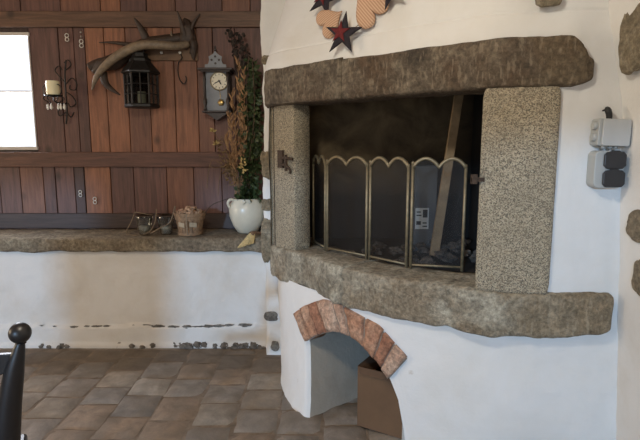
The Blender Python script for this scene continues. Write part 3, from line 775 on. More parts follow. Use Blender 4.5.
# keep its right front corner behind the plaster
def bxp(u, v, z): return bx+dx*u+dy*v+Vector((0, 0, z))
sh = 0.035
m = MB(); t_ = 0.005
m.prism([bxp(0, 0, 0), bxp(wB, 0, 0), bxp(wB, 0, hB), bxp(0, 0, hB)], dy*t_)
m.prism([bxp(0, dB-t_, 0), bxp(wB, dB-t_, 0), bxp(wB, dB-t_, hB), bxp(0, dB-t_, hB)], dy*t_)
m.prism([bxp(0, t_, 0), bxp(0, dB-t_, 0), bxp(0, dB-t_, hB), bxp(0, t_, hB)], dx*t_)
m.prism([bxp(wB-t_, t_, 0), bxp(wB-t_, dB-t_, 0), bxp(wB-t_, dB-t_, hB), bxp(wB-t_, t_, hB)], dx*t_)
m.prism([bxp(t_, t_, 0), bxp(wB-t_, t_, 0), bxp(wB-t_, dB-t_, 0), bxp(t_, dB-t_, 0)], (0, 0, t_))
m.build('box_body', 'cardboard', cb)
for (pts, dd) in (([bxp(0, 0, hB), bxp(wB, 0, hB), bxp(wB-0.02, -0.012, hB-0.035), bxp(0.02, -0.016, hB-0.03)], dy*0.004),
                  ([bxp(0, dB, hB), bxp(0, 0, hB), bxp(0.06, 0.03, hB-0.045), bxp(0.06, dB-0.03, hB-0.045)], (0, 0, 0.004)),
                  ([bxp(0, dB, hB), bxp(wB, dB, hB), bxp(wB-0.02, dB-0.05, hB+0.06), bxp(0.02, dB-0.05, hB+0.06)], (0, 0, 0.004))):
    MB().prism(pts, dd).build('box_flap', 'cardboard_dark', cb)

# ------------------------------------------------------------------ garland of hearts and stars on the hood
GL = thing('fabric_garland', 'garland of striped fabric hearts and dark stars hanging on the white hood', 'garland', (0.15, 2.55, 2.1))
def padded(c, ax, ay, outline, th, name, mat, parent=GL, uvs=9.0, cen=(0, 0)):
    """outline: 2-D points star-shaped about cen; ax, ay: in-plane axes; inflated both ways"""
    nrm = ax.cross(ay).normalized(); mb = MB(); V = []; F = []; UV = []; n = len(outline); K = 7
    for side in (1, -1):
        for k in range(K+1):
            t = k/K; r = math.cos(t*PI/2) if k < K else 0.0
            for (x, y) in outline:
                X = cen[0]+(x-cen[0])*r; Y = cen[1]+(y-cen[1])*r
                V.append(c+ax*X+ay*Y+nrm*side*th*math.sin(t*PI/2)**0.8); UV.append((X*uvs, Y*uvs))
        o_ = 0 if side == 1 else n*(K+1)
        for k in range(K):
            for i in range(n): F.append((o_+k*n+i, o_+k*n+(i+1) % n, o_+(k+1)*n+(i+1) % n, o_+(k+1)*n+i))
    mb.add(V, F); mb.uv = UV
    return mb.build(name, mat, parent, smooth=True)
def heart(n=40):
    P = []
    for i in range(n):
        t = 2*PI*i/n; P.append((16*math.sin(t)**3/32, (13*math.cos(t)-5*math.cos(2*t)-2*math.cos(3*t)-math.cos(4*t))/32))
    return P
def star(R, r, n=5):
    P = []
    for i in range(n*2):
        a = PI/2+PI*i/n; q = R if i % 2 == 0 else r; P.append((q*math.cos(a), q*math.sin(a)))
    out = []
    for i in range(len(P)):
        a, b = P[i], P[(i+1) % len(P)]
        for k in range(3): out.append((a[0]+(b[0]-a[0])*k/3, a[1]+(b[1]-a[1])*k/3))
    return out
def frame_at(px, py, Y, rot, off):
    c = at(px, py, Y); q = Hc.s_of(c.x, c.y)
    # find the hood point under this pixel, then lift it off the surface
    best = None
    for k in range(0, 160):
        q = Hc.L*(0.25+0.5*k/160)
        for zz in [c.z-0.1+0.01*i_ for i_ in range(22)]:
            p = hood_pt(q, zz)+Hc.nrm(q)*off; r = ray(px, py); w = (p-Vector((0, 0, CAM_H))); dd = (w-r*(w.dot(r)/r.dot(r))).length
            if best is None or dd < best[0]: best = (dd, q, zz, p)
    q = best[1]; n_ = Hc.nrm(q); n_ = (n_+Vector((0, 0, -0.05))).normalized()
    n_ = (n_*0.8+Vector((0.0, -0.35, 0.15))).normalized()
    c = best[3]
    sx = Vector((0, 0, 1)).cross(n_).normalized(); sy = n_.cross(sx).normalized()
    ax = sx*math.cos(rot)+sy*math.sin(rot); ay = -sx*math.sin(rot)+sy*math.cos(rot)
    return c, ax, ay, n_
c, ax, ay, n_ = frame_at(329, 22, 2.68, math.radians(122), 0.035)
padded(c, ax*0.165, ay*0.165, heart(), 0.018, 'heart', 'fabric_striped', uvs=1.0)
c, ax, ay, n_ = frame_at(370, 8, 2.5, math.radians(222), 0.035)
padded(c, ax*0.185, ay*0.215, heart(), 0.022, 'heart', 'fabric_striped', uvs=1.0)
for (px, py, Y, rot, R) in ((343, 33, 2.6, -6, 0.11), (324, -2, 2.72, -21, 0.105), (390, -8, 2.5, 20, 0.08)):
    c, ax, ay, n_ = frame_at(px, py, Y, math.radians(rot), 0.065)
    st = padded(c, ax, ay, star(R, R*0.36), 0.012, 'star', 'star_dark')
    padded(c+n_*0.014-ax*R*0.12+ay*R*0.05, ax, ay, star(R*0.52, R*0.20), 0.007, 'star_patch', 'star_red', st)
m = MB(); pts = []
for (px, py, Y) in ((318, -14, 2.8), (326, 1, 2.72), (331, 24, 2.68), (342, 34, 2.6), (356, 26, 2.55), (372, 12, 2.5), (388, -8, 2.45), (396, -16, 2.42)):
    c, ax, ay, n_ = frame_at(px, py, Y, 0, 0.035); pts.append(c)
m.tube(pts, 0.002, 6); m.build('cord', 'rope', GL)

# ------------------------------------------------------------------ electrical boxes
def rounded_plate(mb, cx, cz, w, h, y0, y1, r, rot=0, n=5):
    P = []
    for (sx, sz, a0) in ((1, 1, 0), (-1, 1, 90), (-1, -1, 180), (1, -1, 270)):
        for k in range(n+1):
            a = math.radians(a0+90*k/n); P.append((sx*(w/2-r)+r*math.cos(a), sz*(h/2-r)+r*math.sin(a)))
    cr, sr = math.cos(rot), math.sin(rot)
    mb.prism([(cx+x*cr-z*sr, y0, cz+x*sr+z*cr) for x, z in P], (0, y1-y0, 0))
YW = 2.125
p = at(614.5, 132.5, 2.06); rot = math.radians(-2)
jb = thing('junction_box', 'light grey electrical junction box with a short black cable on top', 'junction box', (p.x, YW, p.z-0.06))
m = MB(); rounded_plate(m, p.x, p.z, 0.125, 0.108, 2.062, YW, 0.01, rot); m.build('box_base', 'plastic_grey', jb, bevel=0.003)
m = MB(); rounded_plate(m, p.x+0.006, p.z, 0.112, 0.106, 2.052, 2.0615, 0.01, rot); m.build('lid', 'plastic_grey_light', jb, bevel=0.003)
Rx = Matrix.Rotation(PI/2, 3, 'Y')
for dz in (0.027, -0.018):
    m = MB(); m.lathe((p.x-0.077, 2.085, p.z+dz), [(0.014, 0), (0.017, 0.006), (0.017, 0.016)], 16, Rx); m.build('cable_gland', 'plastic_grey', jb, smooth=False)
for dx_ in (-0.028, 0.0, 0.022):
    m = MB(); m.lathe((p.x+dx_, 2.085, p.z-0.064), [(0.006, 0.0), (0.009, 0.003), (0.009, 0.012)], 12); m.build('cable_gland', 'plastic_grey', jb)
m = MB(); m.tube([(p.x-0.012, 2.085, p.z+0.053), (p.x-0.014, 2.083, p.z+0.07), (p.x-0.020, 2.083, p.z+0.088), (p.x-0.016, 2.10, p.z+0.097)], [0.011, 0.012, 0.013, 0.008], 10)
m.tube([(p.x-0.032, 2.10, p.z+0.088), (p.x-0.018, 2.082, p.z+0.094), (p.x-0.008, 2.10, p.z+0.098)], 0.004, 6)
m.build('cable', 'rubber_black', jb, smooth=True)
p = at(610, 169.5, 2.06)
sk = thing('wall_socket', 'grey double wall socket with two black covers below the junction box', 'socket', (p.x, YW, p.z-0.08))
m = MB(); rounded_plate(m, p.x-0.002, p.z, 0.118, 0.150, 2.062, YW, 0.022); m.build('socket_base', 'plastic_grey', sk, bevel=0.004)
for dz in (0.037, -0.037):
    m = MB(); w, h, k = 0.088, 0.068, 0.012; P = [(-w/2+k, h/2), (-0.02, h/2), (-0.016, h/2+0.005), (0.016, h/2+0.005), (0.02, h/2), (w/2-k, h/2), (w/2, h/2-k), (w/2, -h/2+k), (w/2-k, -h/2), (-w/2+k, -h/2), (-w/2, -h/2+k), (-w/2, h/2-k)]
    m.prism([(p.x+0.015+x, 2.050, p.z+dz+z) for x, z in P], (0, 0.0118, 0)); m.build('socket_cover', 'plastic_black', sk, bevel=0.003)

# ------------------------------------------------------------------ things on the timber wall
def wp(px, py, d=0.0): return at(px, py, YB-d)
# wall clock
k0 = wp(217, 90); clk = thing('wall_clock', 'small dark wooden pendulum wall clock with a cream dial and carved crest', 'clock', (k0.x, YB, wp(217, 112).z))
cx = at(217, 90, 4.0).x; zt, zb = at(217, 71, 4.0).z, at(217, 111, 4.0).z
MB().box((cx-0.082, 3.985, zb), (cx+0.082, YB-0.002, zt)).build('case', 'clock_grey', clk, bevel=0.003)
MB().box((cx+0.082, 3.975, zb), (cx+0.100, YB-0.002, zt)).build('side_panel', 'clock_wood', clk, bevel=0.002)
MB().box((cx-0.100, 3.975, zb), (cx-0.082, YB-0.002, zt)).build('side_panel', 'clock_wood', clk, bevel=0.002)
m = MB(); m.box((cx-0.130, 3.93, zt), (cx+0.130, YB-0.002, zt+0.016)); m.box((cx-0.11, 3.95, zt-0.012), (cx+0.11, YB-0.002, zt)); m.build('cornice', 'clock_wood', clk, bevel=0.003)
m = MB(); m.box((cx-0.11, 3.95, zb-0.014), (cx+0.11, YB-0.002, zb)); m.prism([(cx-0.09, 3.97, zb-0.014), (cx+0.09, 3.97, zb-0.014), (cx+0.03, 3.97, zb-0.055), (cx, 3.97, zb-0.075), (cx-0.03, 3.97, zb-0.055)], (0, 0.1, 0)); m.build('bottom_moulding', 'clock_wood', clk, bevel=0.003)
P = [(-0.09, 0), (-0.088, 0.028), (-0.062, 0.03), (-0.05, 0.06), (-0.055, 0.085), (-0.03, 0.098), (-0.012, 0.11), (0, 0.128), (0.012, 0.11), (0.03, 0.098), (0.055, 0.085), (0.05, 0.06), (0.062, 0.03), (0.088, 0.028), (0.09, 0)]
cr = MB().prism([(cx+x*0.9, 3.965, zt+0.016+z) for x, z in P], (0, 0.014, 0)).build('crest', 'clock_grey', clk)
m = MB()
for (x, z) in ((-0.028, 0.06), (0.028, 0.06), (0, 0.085), (0, 0.035)): m.lathe((cx+x, 3.966, zt+0.016+z), [(0.009, 0), (0.008, 0.003), (0, 0.004)], 12, Matrix.Rotation(PI/2, 3, 'X'))
m.build('carved_rosette', 'clock_wood', cr)
m = MB(); m.lathe((cx, 3.97, zt+0.14), [(0.006, 0), (0.012, 0.008), (0.006, 0.02), (0.010, 0.03), (0.0, 0.045)], 10); m.build('finial', 'clock_wood', clk, smooth=True)
for sx in (-1, 1):
    m = MB(); m.lathe((cx+sx*0.088, 3.968, zb), [(0.012, 0.0), (0.014, 0.015), (0.008, 0.03), (0.016, 0.06), (0.014, 0.085), (0.007, 0.10), (0.007, 0.21), (0.013, 0.235), (0.008, 0.25), (0.012, zt-zb-0.012)], 12); m.build('turned_column', 'clock_wood', clk, smooth=True)
dz_ = at(219, 81, 3.97).z; dxx = at(219, 81, 3.97).x
AX = Matrix.Rotation(PI/2, 3, 'X')
m = MB(); m.lathe((dxx, 3.984, dz_), [(0.064, 0.0), (0.064, 0.006), (0.0, 0.0065)], 36, AX); dl = m.build('dial', 'dial_cream', clk)
m = MB(); m.lathe((dxx, 3.984, dz_), [(0.063, 0.0), (0.071, 0.004), (0.069, 0.011), (0.062, 0.012), (0.061, 0.006)], 36, AX); m.build('dial_rim', 'brass_aged', clk, smooth=True)
m = MB()
for i in range(12):
    a = 2*PI*i/12; R = Matrix.Rotation(-a, 3, 'Y'); c0 = Vector((dxx, 3.9765, dz_))
    m.add([c0+R @ Vector((x, 0, z)) for x, z in ((-0.0022, 0.044), (0.0022, 0.044), (0.0022, 0.056), (-0.0022, 0.056))], [(0, 1, 2, 3)])
m.build('hour_mark', 'ink', dl)
for (a, L, w) in ((150, 0.032, 0.004), (245, 0.046, 0.003)):
    R = Matrix.Rotation(math.radians(a), 3, 'Y'); c0 = Vector((dxx, 3.975, dz_))
    m = MB(); m.prism([c0+R @ Vector(q) for q in ((-w, 0, -0.01), (w, 0, -0.01), (w*1.3, 0, L*0.7), (0, 0, L), (-w*1.3, 0, L*0.7))], (0, -0.001, 0)); m.build('hand', 'ink', dl)
m = MB(); q = at(221, 102, 3.975); m.tube([(dxx, 3.98, dz_-0.06), (q.x, 3.978, q.z)], 0.002, 6, smooth=False); m.lathe((q.x, 3.976, q.z-0.004), [(0.020, 0), (0.022, 0.004), (0.014, 0.009), (0, 0.010)], 20, AX)
for a in range(0, 360, 60): m.lathe((q.x+0.02*math.cos(math.radians(a)), 3.974, q.z-0.004+0.02*math.sin(math.radians(a))), [(0.007, 0), (0, 0.006)], 8, AX)
m.build('pendulum', 'brass_bright', clk, smooth=True)

# peg rail and hook
pr = thing('peg_rail', 'light brown wooden peg rail half hidden behind the antler', 'peg rail', (wp(172, 54).x, YB, wp(172, 61).z))
a, b = wp(146, 61), wp(198, 46); MB().box((a.x, YB-0.022, a.z), (b.x, YB-0.001, b.z)).build('rail_board', 'peg_wood', pr, bevel=0.003)
for px in (162, 180.5, 191):
    q = wp(px, 53, 0.03); m = MB(); m.lathe((q.x, YB-0.022, q.z), [(0.006, 0), (0.006, 0.012), (0.011, 0.02), (0.010, 0.028), (0, 0.031)], 14, AX); m.build('peg', 'porcelain' if px != 191 else 'antler_dark', pr, smooth=True)
m = MB(); m.tube([wp(180.5, 54, 0.045), wp(182, 58, 0.045), wp(178.5, 63, 0.045), wp(178, 72, 0.04), wp(180, 80, 0.04), wp(184, 84, 0.045), wp(186.5, 80, 0.045), wp(185.5, 76, 0.045)], 0.0045, 8)
o = m.build('iron_hook', 'iron_black', org=wp(180.5, 54, 0.045)); tag(o, 'black iron S-shaped hook hanging from a peg right of the antler', 'hook')

# antler
AN = thing('antler', 'large old antler mounted on the timber wall above the lantern', 'antler', wp(150, 46, 0.06))
def prong(pts, rad, mat, name='tine'):
    MB().tube([wp(*p) for p in pts], rad, 10).build(name, mat, AN, smooth=True)
prong([(188, 44, .06), (176, 46, .12), (160, 45, .17), (143, 45, .19), (130, 49, .18), (116, 57, .18), (104, 67, .17), (96, 78, .17), (92, 90, .17)], [0.026, 0.030, 0.032, 0.034, 0.035, 0.033, 0.028, 0.020, 0.005], 'antler_grey', 'main_beam')
prong([(184, 38, .04), (165, 41, .06), (146, 44, .07), (130, 52, .07), (112, 61, .07), (99, 63, .07), (90, 68, .07)], [0.04, 0.045, 0.046, 0.044, 0.040, 0.034, 0.038], 'antler_dark', 'second_beam')
prong([(128, 52, .07), (116, 61, .07), (103, 65, .08), (94, 73, .08)], [0.04, 0.060, 0.050, 0.026], 'antler_dark')
prong([(103, 72, .1), (105, 82, .1), (110, 88, .11), (120, 95, .12)], [0.030, 0.027, 0.02, 0.005], 'antler_dark')
prong([(148, 44, .06), (144, 34, .08), (139, 25, .09), (134, 18, .10)], [0.032, 0.028, 0.018, 0.004], 'antler_dark')
prong([(140, 46, .06), (125, 44, .06), (112, 42.5, .06), (99, 42.5, .06)], [0.02, 0.016, 0.01, 0.003], 'antler_dark')
prong([(136, 47, .12), (131, 50, .14), (130, 55, .15)], [0.016, 0.012, 0.003], 'antler_grey')
prong([(186, 42, .05), (184, 32, .07), (181, 22, .08), (177, 11, .1)], [0.03, 0.022, 0.014, 0.004], 'antler_dark')
prong([(186, 42, .05), (190, 32, .06), (194, 22, .07), (200, 14, .08)], [0.03, 0.02, 0.012, 0.004], 'antler_dark')
m = MB(); m.blob(wp(187, 34, .05), (0.055, 0.04, 0.10), 0.5, 1.8, 5, 20, 14); m.blob(wp(193, 46, .05), (0.03, 0.03, 0.09), 0.5, 1.8, 8, 16, 10); m.build('skull_plate', 'antler_dark', AN, smooth=True)
prong([(176, 40, .06), (172, 36, .08), (171, 31, .09)], [0.014, 0.010, 0.003], 'antler_grey')

# lantern hanging from the antler
lc = at(141.5, 90, 3.965); lnt = thing('lantern', 'dark six-sided metal lantern with glazed panes hanging below the antler', 'lantern', (lc.x, lc.y, at(141, 109, 3.965).z))
z0, z1, z2, z3 = at(141, 108, 3.965).z, at(141, 73, 3.965).z, at(141, 62, 3.965).z, at(141, 52, 3.965).z
def hexr(r, z, n=6, rot=0.26): return [Vector((lc.x+r*math.cos(2*PI*k/n+rot), lc.y+r*math.sin(2*PI*k/n+rot), z)) for k in range(n)]
R = 0.128
def hexloft(rs, name, mat, par=lnt):
    V = []; F = []
    for r, z in rs: V += hexr(r, z)
    for i in range(len(rs)-1):
        for k in range(6): F.append((i*6+k, i*6+(k+1) % 6, (i+1)*6+(k+1) % 6, (i+1)*6+k))
    F.append(tuple(range(6))); F.append(tuple((len(rs)-1)*6+k for k in range(6)))
    return MB().add(V, F).build(name, mat, par)
hexloft([(R*0.95, z0), (R, z0+0.006), (R, z0+0.022), (R*0.94, z0+0.03)], 'base_plate', 'iron_black')
hexloft([(R*0.95, z1-0.014), (R*1.10, z1-0.004), (R*1.10, z1+0.006), (R*0.62, z2), (R*0.60, z2+0.02), (R*0.45, z2+0.035), (R*0.42, z3-0.01), (R*0.2, z3)], 'roof', 'iron_black')
m = MB(); A, B = hexr(R*0.94, z0+0.028), hexr(R*0.94, z1-0.012)
for k in range(6):
    m.tube([A[k], B[k]], 0.0065, 6, smooth=False)
    for t in (0.33, 0.66): m.tube([A[k].lerp(B[k], t), A[(k+1) % 6].lerp(B[(k+1) % 6], t)], 0.004, 6, smooth=False)
    m.tube([A[k].lerp(A[(k+1) % 6], .5), B[k].lerp(B[(k+1) % 6], .5)], 0.004, 6, smooth=False)
m.build('cage', 'iron_black', lnt)
V = hexr(R*0.90, z0+0.03)+hexr(R*0.90, z1-0.014); MB().add(V, [(k, (k+1) % 6, 6+(k+1) % 6, 6+k) for k in range(6)]).build('glass_panes', 'glass_smoky', lnt)
m = MB(); m.lathe((lc.x, lc.y, z0+0.03), [(0.03, 0), (0.03, 0.09), (0.0, 0.09)], 16); m.build('candle', 'candle_wax', lnt)
m = MB(); m.tube([(lc.x-0.03, lc.y, z3-0.005), (lc.x-0.032, lc.y, z3+0.03), (lc.x, lc.y, z3+0.055), (lc.x+0.032, lc.y, z3+0.03), (lc.x+0.03, lc.y, z3-0.005)], 0.005, 8); m.build('handle', 'iron_black', lnt)

# candle sconce
sc = thing('candle_sconce', 'wrought-iron scroll wall sconce with glass drops beside the window', 'sconce', wp(62, 97, 0.0))
m = MB()
def scr(pts, r=0.004): m.tube([wp(*q) for q in pts], r, 6)
scr([(66, 60, .01), (65, 75, .012), (66, 95, .02), (67, 112, .012), (66, 124, .01)], 0.006)
scr([(66, 84, .012), (72, 78, .012), (77, 84, .012), (75, 90, .012), (70, 89, .012), (70, 85, .012)])
scr([(66, 92, .012), (72, 96, .012), (76, 103, .012), (71, 107, .012), (68, 103, .012)])
scr([(65, 82, .012), (59, 76, .012), (55, 70, .012), (59, 66, .012), (62, 70, .012)])
scr([(66, 70, .012), (71, 65, .012), (68, 60, .012), (64, 63, .012)])
scr([(66, 112, .012), (60, 116, .012), (58, 111, .012), (62, 109, .012)]); scr([(66, 112, .012), (71, 117, .012), (74, 112, .012)])
m.build('backplate', 'iron_black', sc)
cc = at(53.5, 96, YB-0.14)
m = MB(); m.lathe((cc.x, cc.y, cc.z-0.006), [(0.02, 0), (0.062, 0.004), (0.066, 0.012), (0.058, 0.008), (0.0, 0.006)], 20); tr = m.build('drip_tray', 'iron_black', sc, smooth=True)
m = MB(); m.tube([wp(66, 96, .02), (cc.x+0.05, YB-0.06, cc.z-0.05), (cc.x, cc.y+0.02, cc.z-0.04), (cc.x, cc.y, cc.z-0.004)], 0.005, 8)
for a in (200, 260, 320, 30):
    a = math.radians(a); m.tube([(cc.x+0.05*math.cos(a), cc.y+0.05*math.sin(a), cc.z), (cc.x+0.072*math.cos(a), cc.y+0.072*math.sin(a), cc.z-0.02), (cc.x+0.04*math.cos(a), cc.y+0.04*math.sin(a), cc.z-0.045), (cc.x+0.05*math.cos(a), cc.y+0.05*math.sin(a), cc.z-0.06)], 0.0035, 6)
m.tube([(cc.x-0.055, cc.y-0.02, cc.z), (cc.x-0.065, cc.y-0.02, cc.z+0.06), (cc.x-0.045, cc.y-0.02, cc.z+0.075)], 0.0035, 6)
m.tube([(cc.x+0.055, cc.y-0.02, cc.z), (cc.x+0.075, cc.y-0.02, cc.z+0.05), (cc.x+0.05, cc.y-0.02, cc.z+0.085), (cc.x+0.03, cc.y-0.02, cc.z+0.07)], 0.0035, 6)
m.build('arm', 'iron_black', sc)
for px in (48, 51.5, 58.5, 61, 64.5):
    q = at(px, 107, YB-0.13-0.03*random.random()); m = MB(); m.lathe((q.x, q.y, q.z), [(0.0, 0.03), (0.004, 0.022), (0.010, 0.0), (0.008, -0.012), (0.0, -0.022)], 10); m.build('glass_drop', 'porcelain', sc, smooth=True)
m = MB(); m.lathe((cc.x, cc.y, cc.z+0.002), [(0.046, 0), (0.048, 0.01), (0.048, 0.104), (0.042, 0.109), (0.0, 0.102)], 24)
cd = m.build('pillar_candle', 'candle_wax', org=(cc.x, cc.y, cc.z), smooth=False); tag(cd, 'thick ivory pillar candle standing on the iron sconce', 'candle')
m = MB(); m.tube([(cc.x, cc.y, cc.z+0.10), (cc.x+0.002, cc.y, cc.z+0.125)], 0.0015, 6, smooth=False); m.build('wick', 'ink', cd)

# little figure-eight rings
def ring8(px, py, s_, lab, dots=0):
    m = MB(); q = wp(px, py, 0.006)
    for dz in (s_, -s_):
        P = [q+Vector((0.95*s_*math.cos(2*PI*k/16), -0.002, dz+s_*math.sin(2*PI*k/16))) for k in range(17)]
        m.tube(P, 0.0036, 6, smooth=False)
    for k in range(dots): m.lathe(q+Vector((0, 0, 2*s_+0.022+0.032*k)), [(0.008, 0), (0.004, 0.006), (0, 0.008)], 10, AX)
    tag(m.build('ring_hook', 'metal_white', org=q, smooth=True), lab, 'hook', 'white figure-eight hooks')
ring8(67, 37.5, 0.0144, 'white figure-eight ring on the dark plank high up between window and antler')
ring8(81.5, 43.5, 0.0152, 'white figure-eight ring with two studs above it, left of the antler', 2)
ring8(80.5, 193.5, 0.0128, 'higher of the two low white figure-eight rings, on a dark plank')
ring8(95, 200.5, 0.0136, 'white figure-eight ring on the orange plank above the ledge')

# ------------------------------------------------------------------ things on the ledge
# crock
pc = Vector((at(247, 215, 3.86).x, 3.86, LZ+0.003)); crk = thing('ceramic_jug', 'cream glazed round ceramic jug on the ledge beside the fireplace', 'jug', pc)
hh = at(247, 198, 3.86).z-pc.z
prof = [(0.055, 0), (0.075, 0.01), (0.108, 0.06), (0.132, 0.13), (0.136, 0.18), (0.125, 0.225), (0.105, 0.25), (0.10, 0.262), (0.108, hh-0.004), (0.102, hh), (0.092, 0.255), (0.112, 0.20), (0.10, 0.07), (0.0, 0.02)]
prof = [(r, min(z, hh)) for r, z in prof]
MB().lathe(pc, prof, 36).build('jug_body', 'ceramic_cream', crk, smooth=True)
m = MB(); m.tube([pc+Vector((-0.085, -0.05, 0.255)), pc+Vector((-0.112, -0.07, 0.262)), pc+Vector((-0.13, -0.075, 0.235)), pc+Vector((-0.118, -0.06, 0.195))], 0.010, 10); m.build('handle', 'ceramic_cream', crk, smooth=True)

def leaf(mb, p, d, L, w, roll):
    d = Vector(d).normalized(); s_ = d.cross(Vector((math.sin(roll), math.cos(roll), 0.3))).normalized(); n_ = d.cross(s_)
    mb.add([p, p+d*L*0.35+s_*w*0.5+n_*w*0.12, p+d*L*0.7+s_*w*0.38, p+d*L+n_*w*-0.1, p+d*L*0.7-s_*w*0.38, p+d*L*0.35-s_*w*0.5+n_*w*0.12, p+d*L*0.4], [(0, 1, 6), (1, 2, 3, 6), (6, 3, 4, 5), (0, 6, 5)])
# ivy
iv = thing('ivy_strand', 'tall dark green leafy ivy strands rising out of the cream jug', 'foliage', pc+Vector((0, 0, 0.2)))
m = MB(); st = MB()
for k in range(9):
    tx = random.uniform(0.0, 0.09); ty = random.uniform(-0.02, 0.14); ztop = [2.15, 2.0, 2.1, 1.75, 2.12, 1.9, 2.05, 2.15, 1.6][k]
    pts = []
    for j in range(7):
        t = j/6; pts.append(pc+Vector((tx*t+0.02*math.sin(k+t*6)+0.01, ty*t+0.01*math.cos(k*2+t*5), 0.2+(ztop-pc.z-0.2)*t)))
    st.tube(pts, 0.0035, 5)
    for j in range(110):
        t = random.random(); i = min(5, int(t*6)); f = t*6-i; q = pts[i].lerp(pts[i+1], f)
        sp = 0.045*(0.5+0.9*math.sin(PI*min(1, t+0.15)))
        a = random.uniform(0, 2*PI); q = q+Vector((math.cos(a)*sp*random.random()*1.1, math.sin(a)*sp*0.7*random.random(), random.uniform(-.02, .02)))
        if q.x > PX-0.025 and q.y > PY-0.1: q.x = PX-0.03-0.03*random.random()
        leaf(m, q, (math.cos(a)*0.7, math.sin(a)*0.5-0.3, random.uniform(-0.9, 0.3)), random.uniform(0.03, 0.055), random.uniform(0.022, 0.038), random.uniform(0, 6))
for j in range(150):
    a = random.uniform(0, 2*PI); q = pc+Vector((0.07*math.cos(a)*random.random()+0.015, 0.07*math.sin(a)*random.random()-0.02, 0.22+random.random()*0.12))
    leaf(m, q, (math.cos(a), math.sin(a)-0.3, random.uniform(-0.8, 0.5)), 0.05, 0.04, random.uniform(0, 6))
st.build('stem', 'twig', iv); lf = m.build('foliage', 'leaf_green', iv); lf['kind'] = 'stuff'
# pale dry grass plumes
gr = thing('dried_grass', 'tall tan dried grass plumes standing left of the ivy in the jug', 'dried grass', pc+Vector((-0.03, 0, 0.2)))
def plume(pts, r, n):
    m = MB(); pts = [Vector(p) for p in pts]; m.tube(pts, [0.003]*len(pts), 5)
    L = len(pts)-1
    for j in range(n):
        t = 0.35+0.65*random.random(); i = min(L-1, int(t*L)); q = pts[i].lerp(pts[i+1], t*L-i); a = random.uniform(0, 2*PI)
        rr = r*math.sin(PI*min(1, (t-0.35)/0.65*0.9+0.1))
        leaf(m, q+Vector((math.cos(a), math.sin(a), 0))*rr*0.4*random.random(), (math.cos(a)*0.5, math.sin(a)*0.5, 1.0), 0.035+0.03*random.random(), 0.012, a)
    m.build('plume', 'grass_dry', gr)
for (px0, px1, ytop) in ((240, 238, 62), (238, 232, 92), (241, 240, 80), (237, 229, 115), (242, 244, 70), (236, 226, 135)):
    Y = 3.84+random.uniform(-.03, .06); a, c = at(px0, 200, 3.86), at(px1, ytop, Y); mid = a.lerp(c, 0.5)+Vector((0.01, 0, 0.0))
    plume([a, mid, c], 0.020, 62)
# dark seed heads above
sd = thing('dried_seed_stems', 'dark dried seed heads standing behind the grass beside the clock', 'dried flowers', pc+Vector((0, 0.04, 0.2)))
for (px, py) in ((234, 42), (240, 38), (243, 48), (236, 52), (231, 33), (246, 57), (250, 66), (254, 78), (242, 64)):
    c = at(px, py, 3.97); m = MB(); m.tube([pc+Vector((0, 0.02, 0.2)), (pc+Vector((0.01, 0.06, 0.2))).lerp(c, 0.55), c], 0.0025, 5)
    for j in range(16): leaf(m, c+Vector((random.uniform(-.03, .03), random.uniform(-.02, .02), random.uniform(-.03, .03))), (random.uniform(-1, 1), random.uniform(-1, 1), random.uniform(-1, 1)), 0.03, 0.025, j)
    m.blob(c, (0.018, 0.018, 0.022), 0.5, 2, px, 8, 6); m.build('seed_head', 'seed_dark', sd)
# drooping dry flower stems to the left
fl = thing('dried_flowers', 'brittle brown dried flowers leaning left out of the jug', 'dried flowers', pc+Vector((-0.05, 0, 0.2)))
for (px, py, bloom) in ((213, 131, 1), (221, 136, 0), (224, 148, 0), (216, 144, 1), (226, 160, 0), (219, 157, 0), (230, 168, 0)):
    c = at(px, py, 3.82+random.uniform(-.02, .05)); a = pc+Vector((-0.045, -0.02, 0.25)); m = MB()
    m.tube([a, a.lerp(c, 0.5)+Vector((0.03, 0, 0.03)), c], 0.0025, 5)
    for j in range(12):
        q = a.lerp(c, 0.45+0.55*random.random())+Vector((random.uniform(-.02, .02), random.uniform(-.02, .02), random.uniform(-.015, .015)))
        leaf(m, q, (random.uniform(-1, 1), random.uniform(-1, 1), random.uniform(-1, 0.4)), 0.04, 0.014, j)
    s1 = m.build('dry_stem', 'leaf_dry', fl)
    if bloom:
        m = MB()
        for j in range(18): leaf(m, c, (random.uniform(-1, 1), random.uniform(-1, 0.3), random.uniform(-.3, 1)), 0.032, 0.014, j)
        m.build('bloom', 'bloom_yellow', s1)
for (pts) in ([(232, 175), (222, 165), (212, 160), (208, 175), (207, 188)], [(234, 185), (228, 172), (222, 170), (219, 182), (218, 196)], [(233, 180), (226, 168), (214, 168), (209, 165)]):
    MB().tube([at(x, y, 3.83) for x, y in pts], 0.002, 5).build('dry_tendril', 'leaf_dry', fl)
m = MB(); q = at(243, 165, 3.76)
for j in range(20): leaf(m, q+Vector((random.uniform(-.02, .02), 0, random.uniform(-.05, .05))), (random.uniform(-1, 1), random.uniform(-1, 0.3), random.uniform(-1, 1)), 0.03, 0.016, j)
m.build('pale_bloom', 'bloom_yellow', fl)
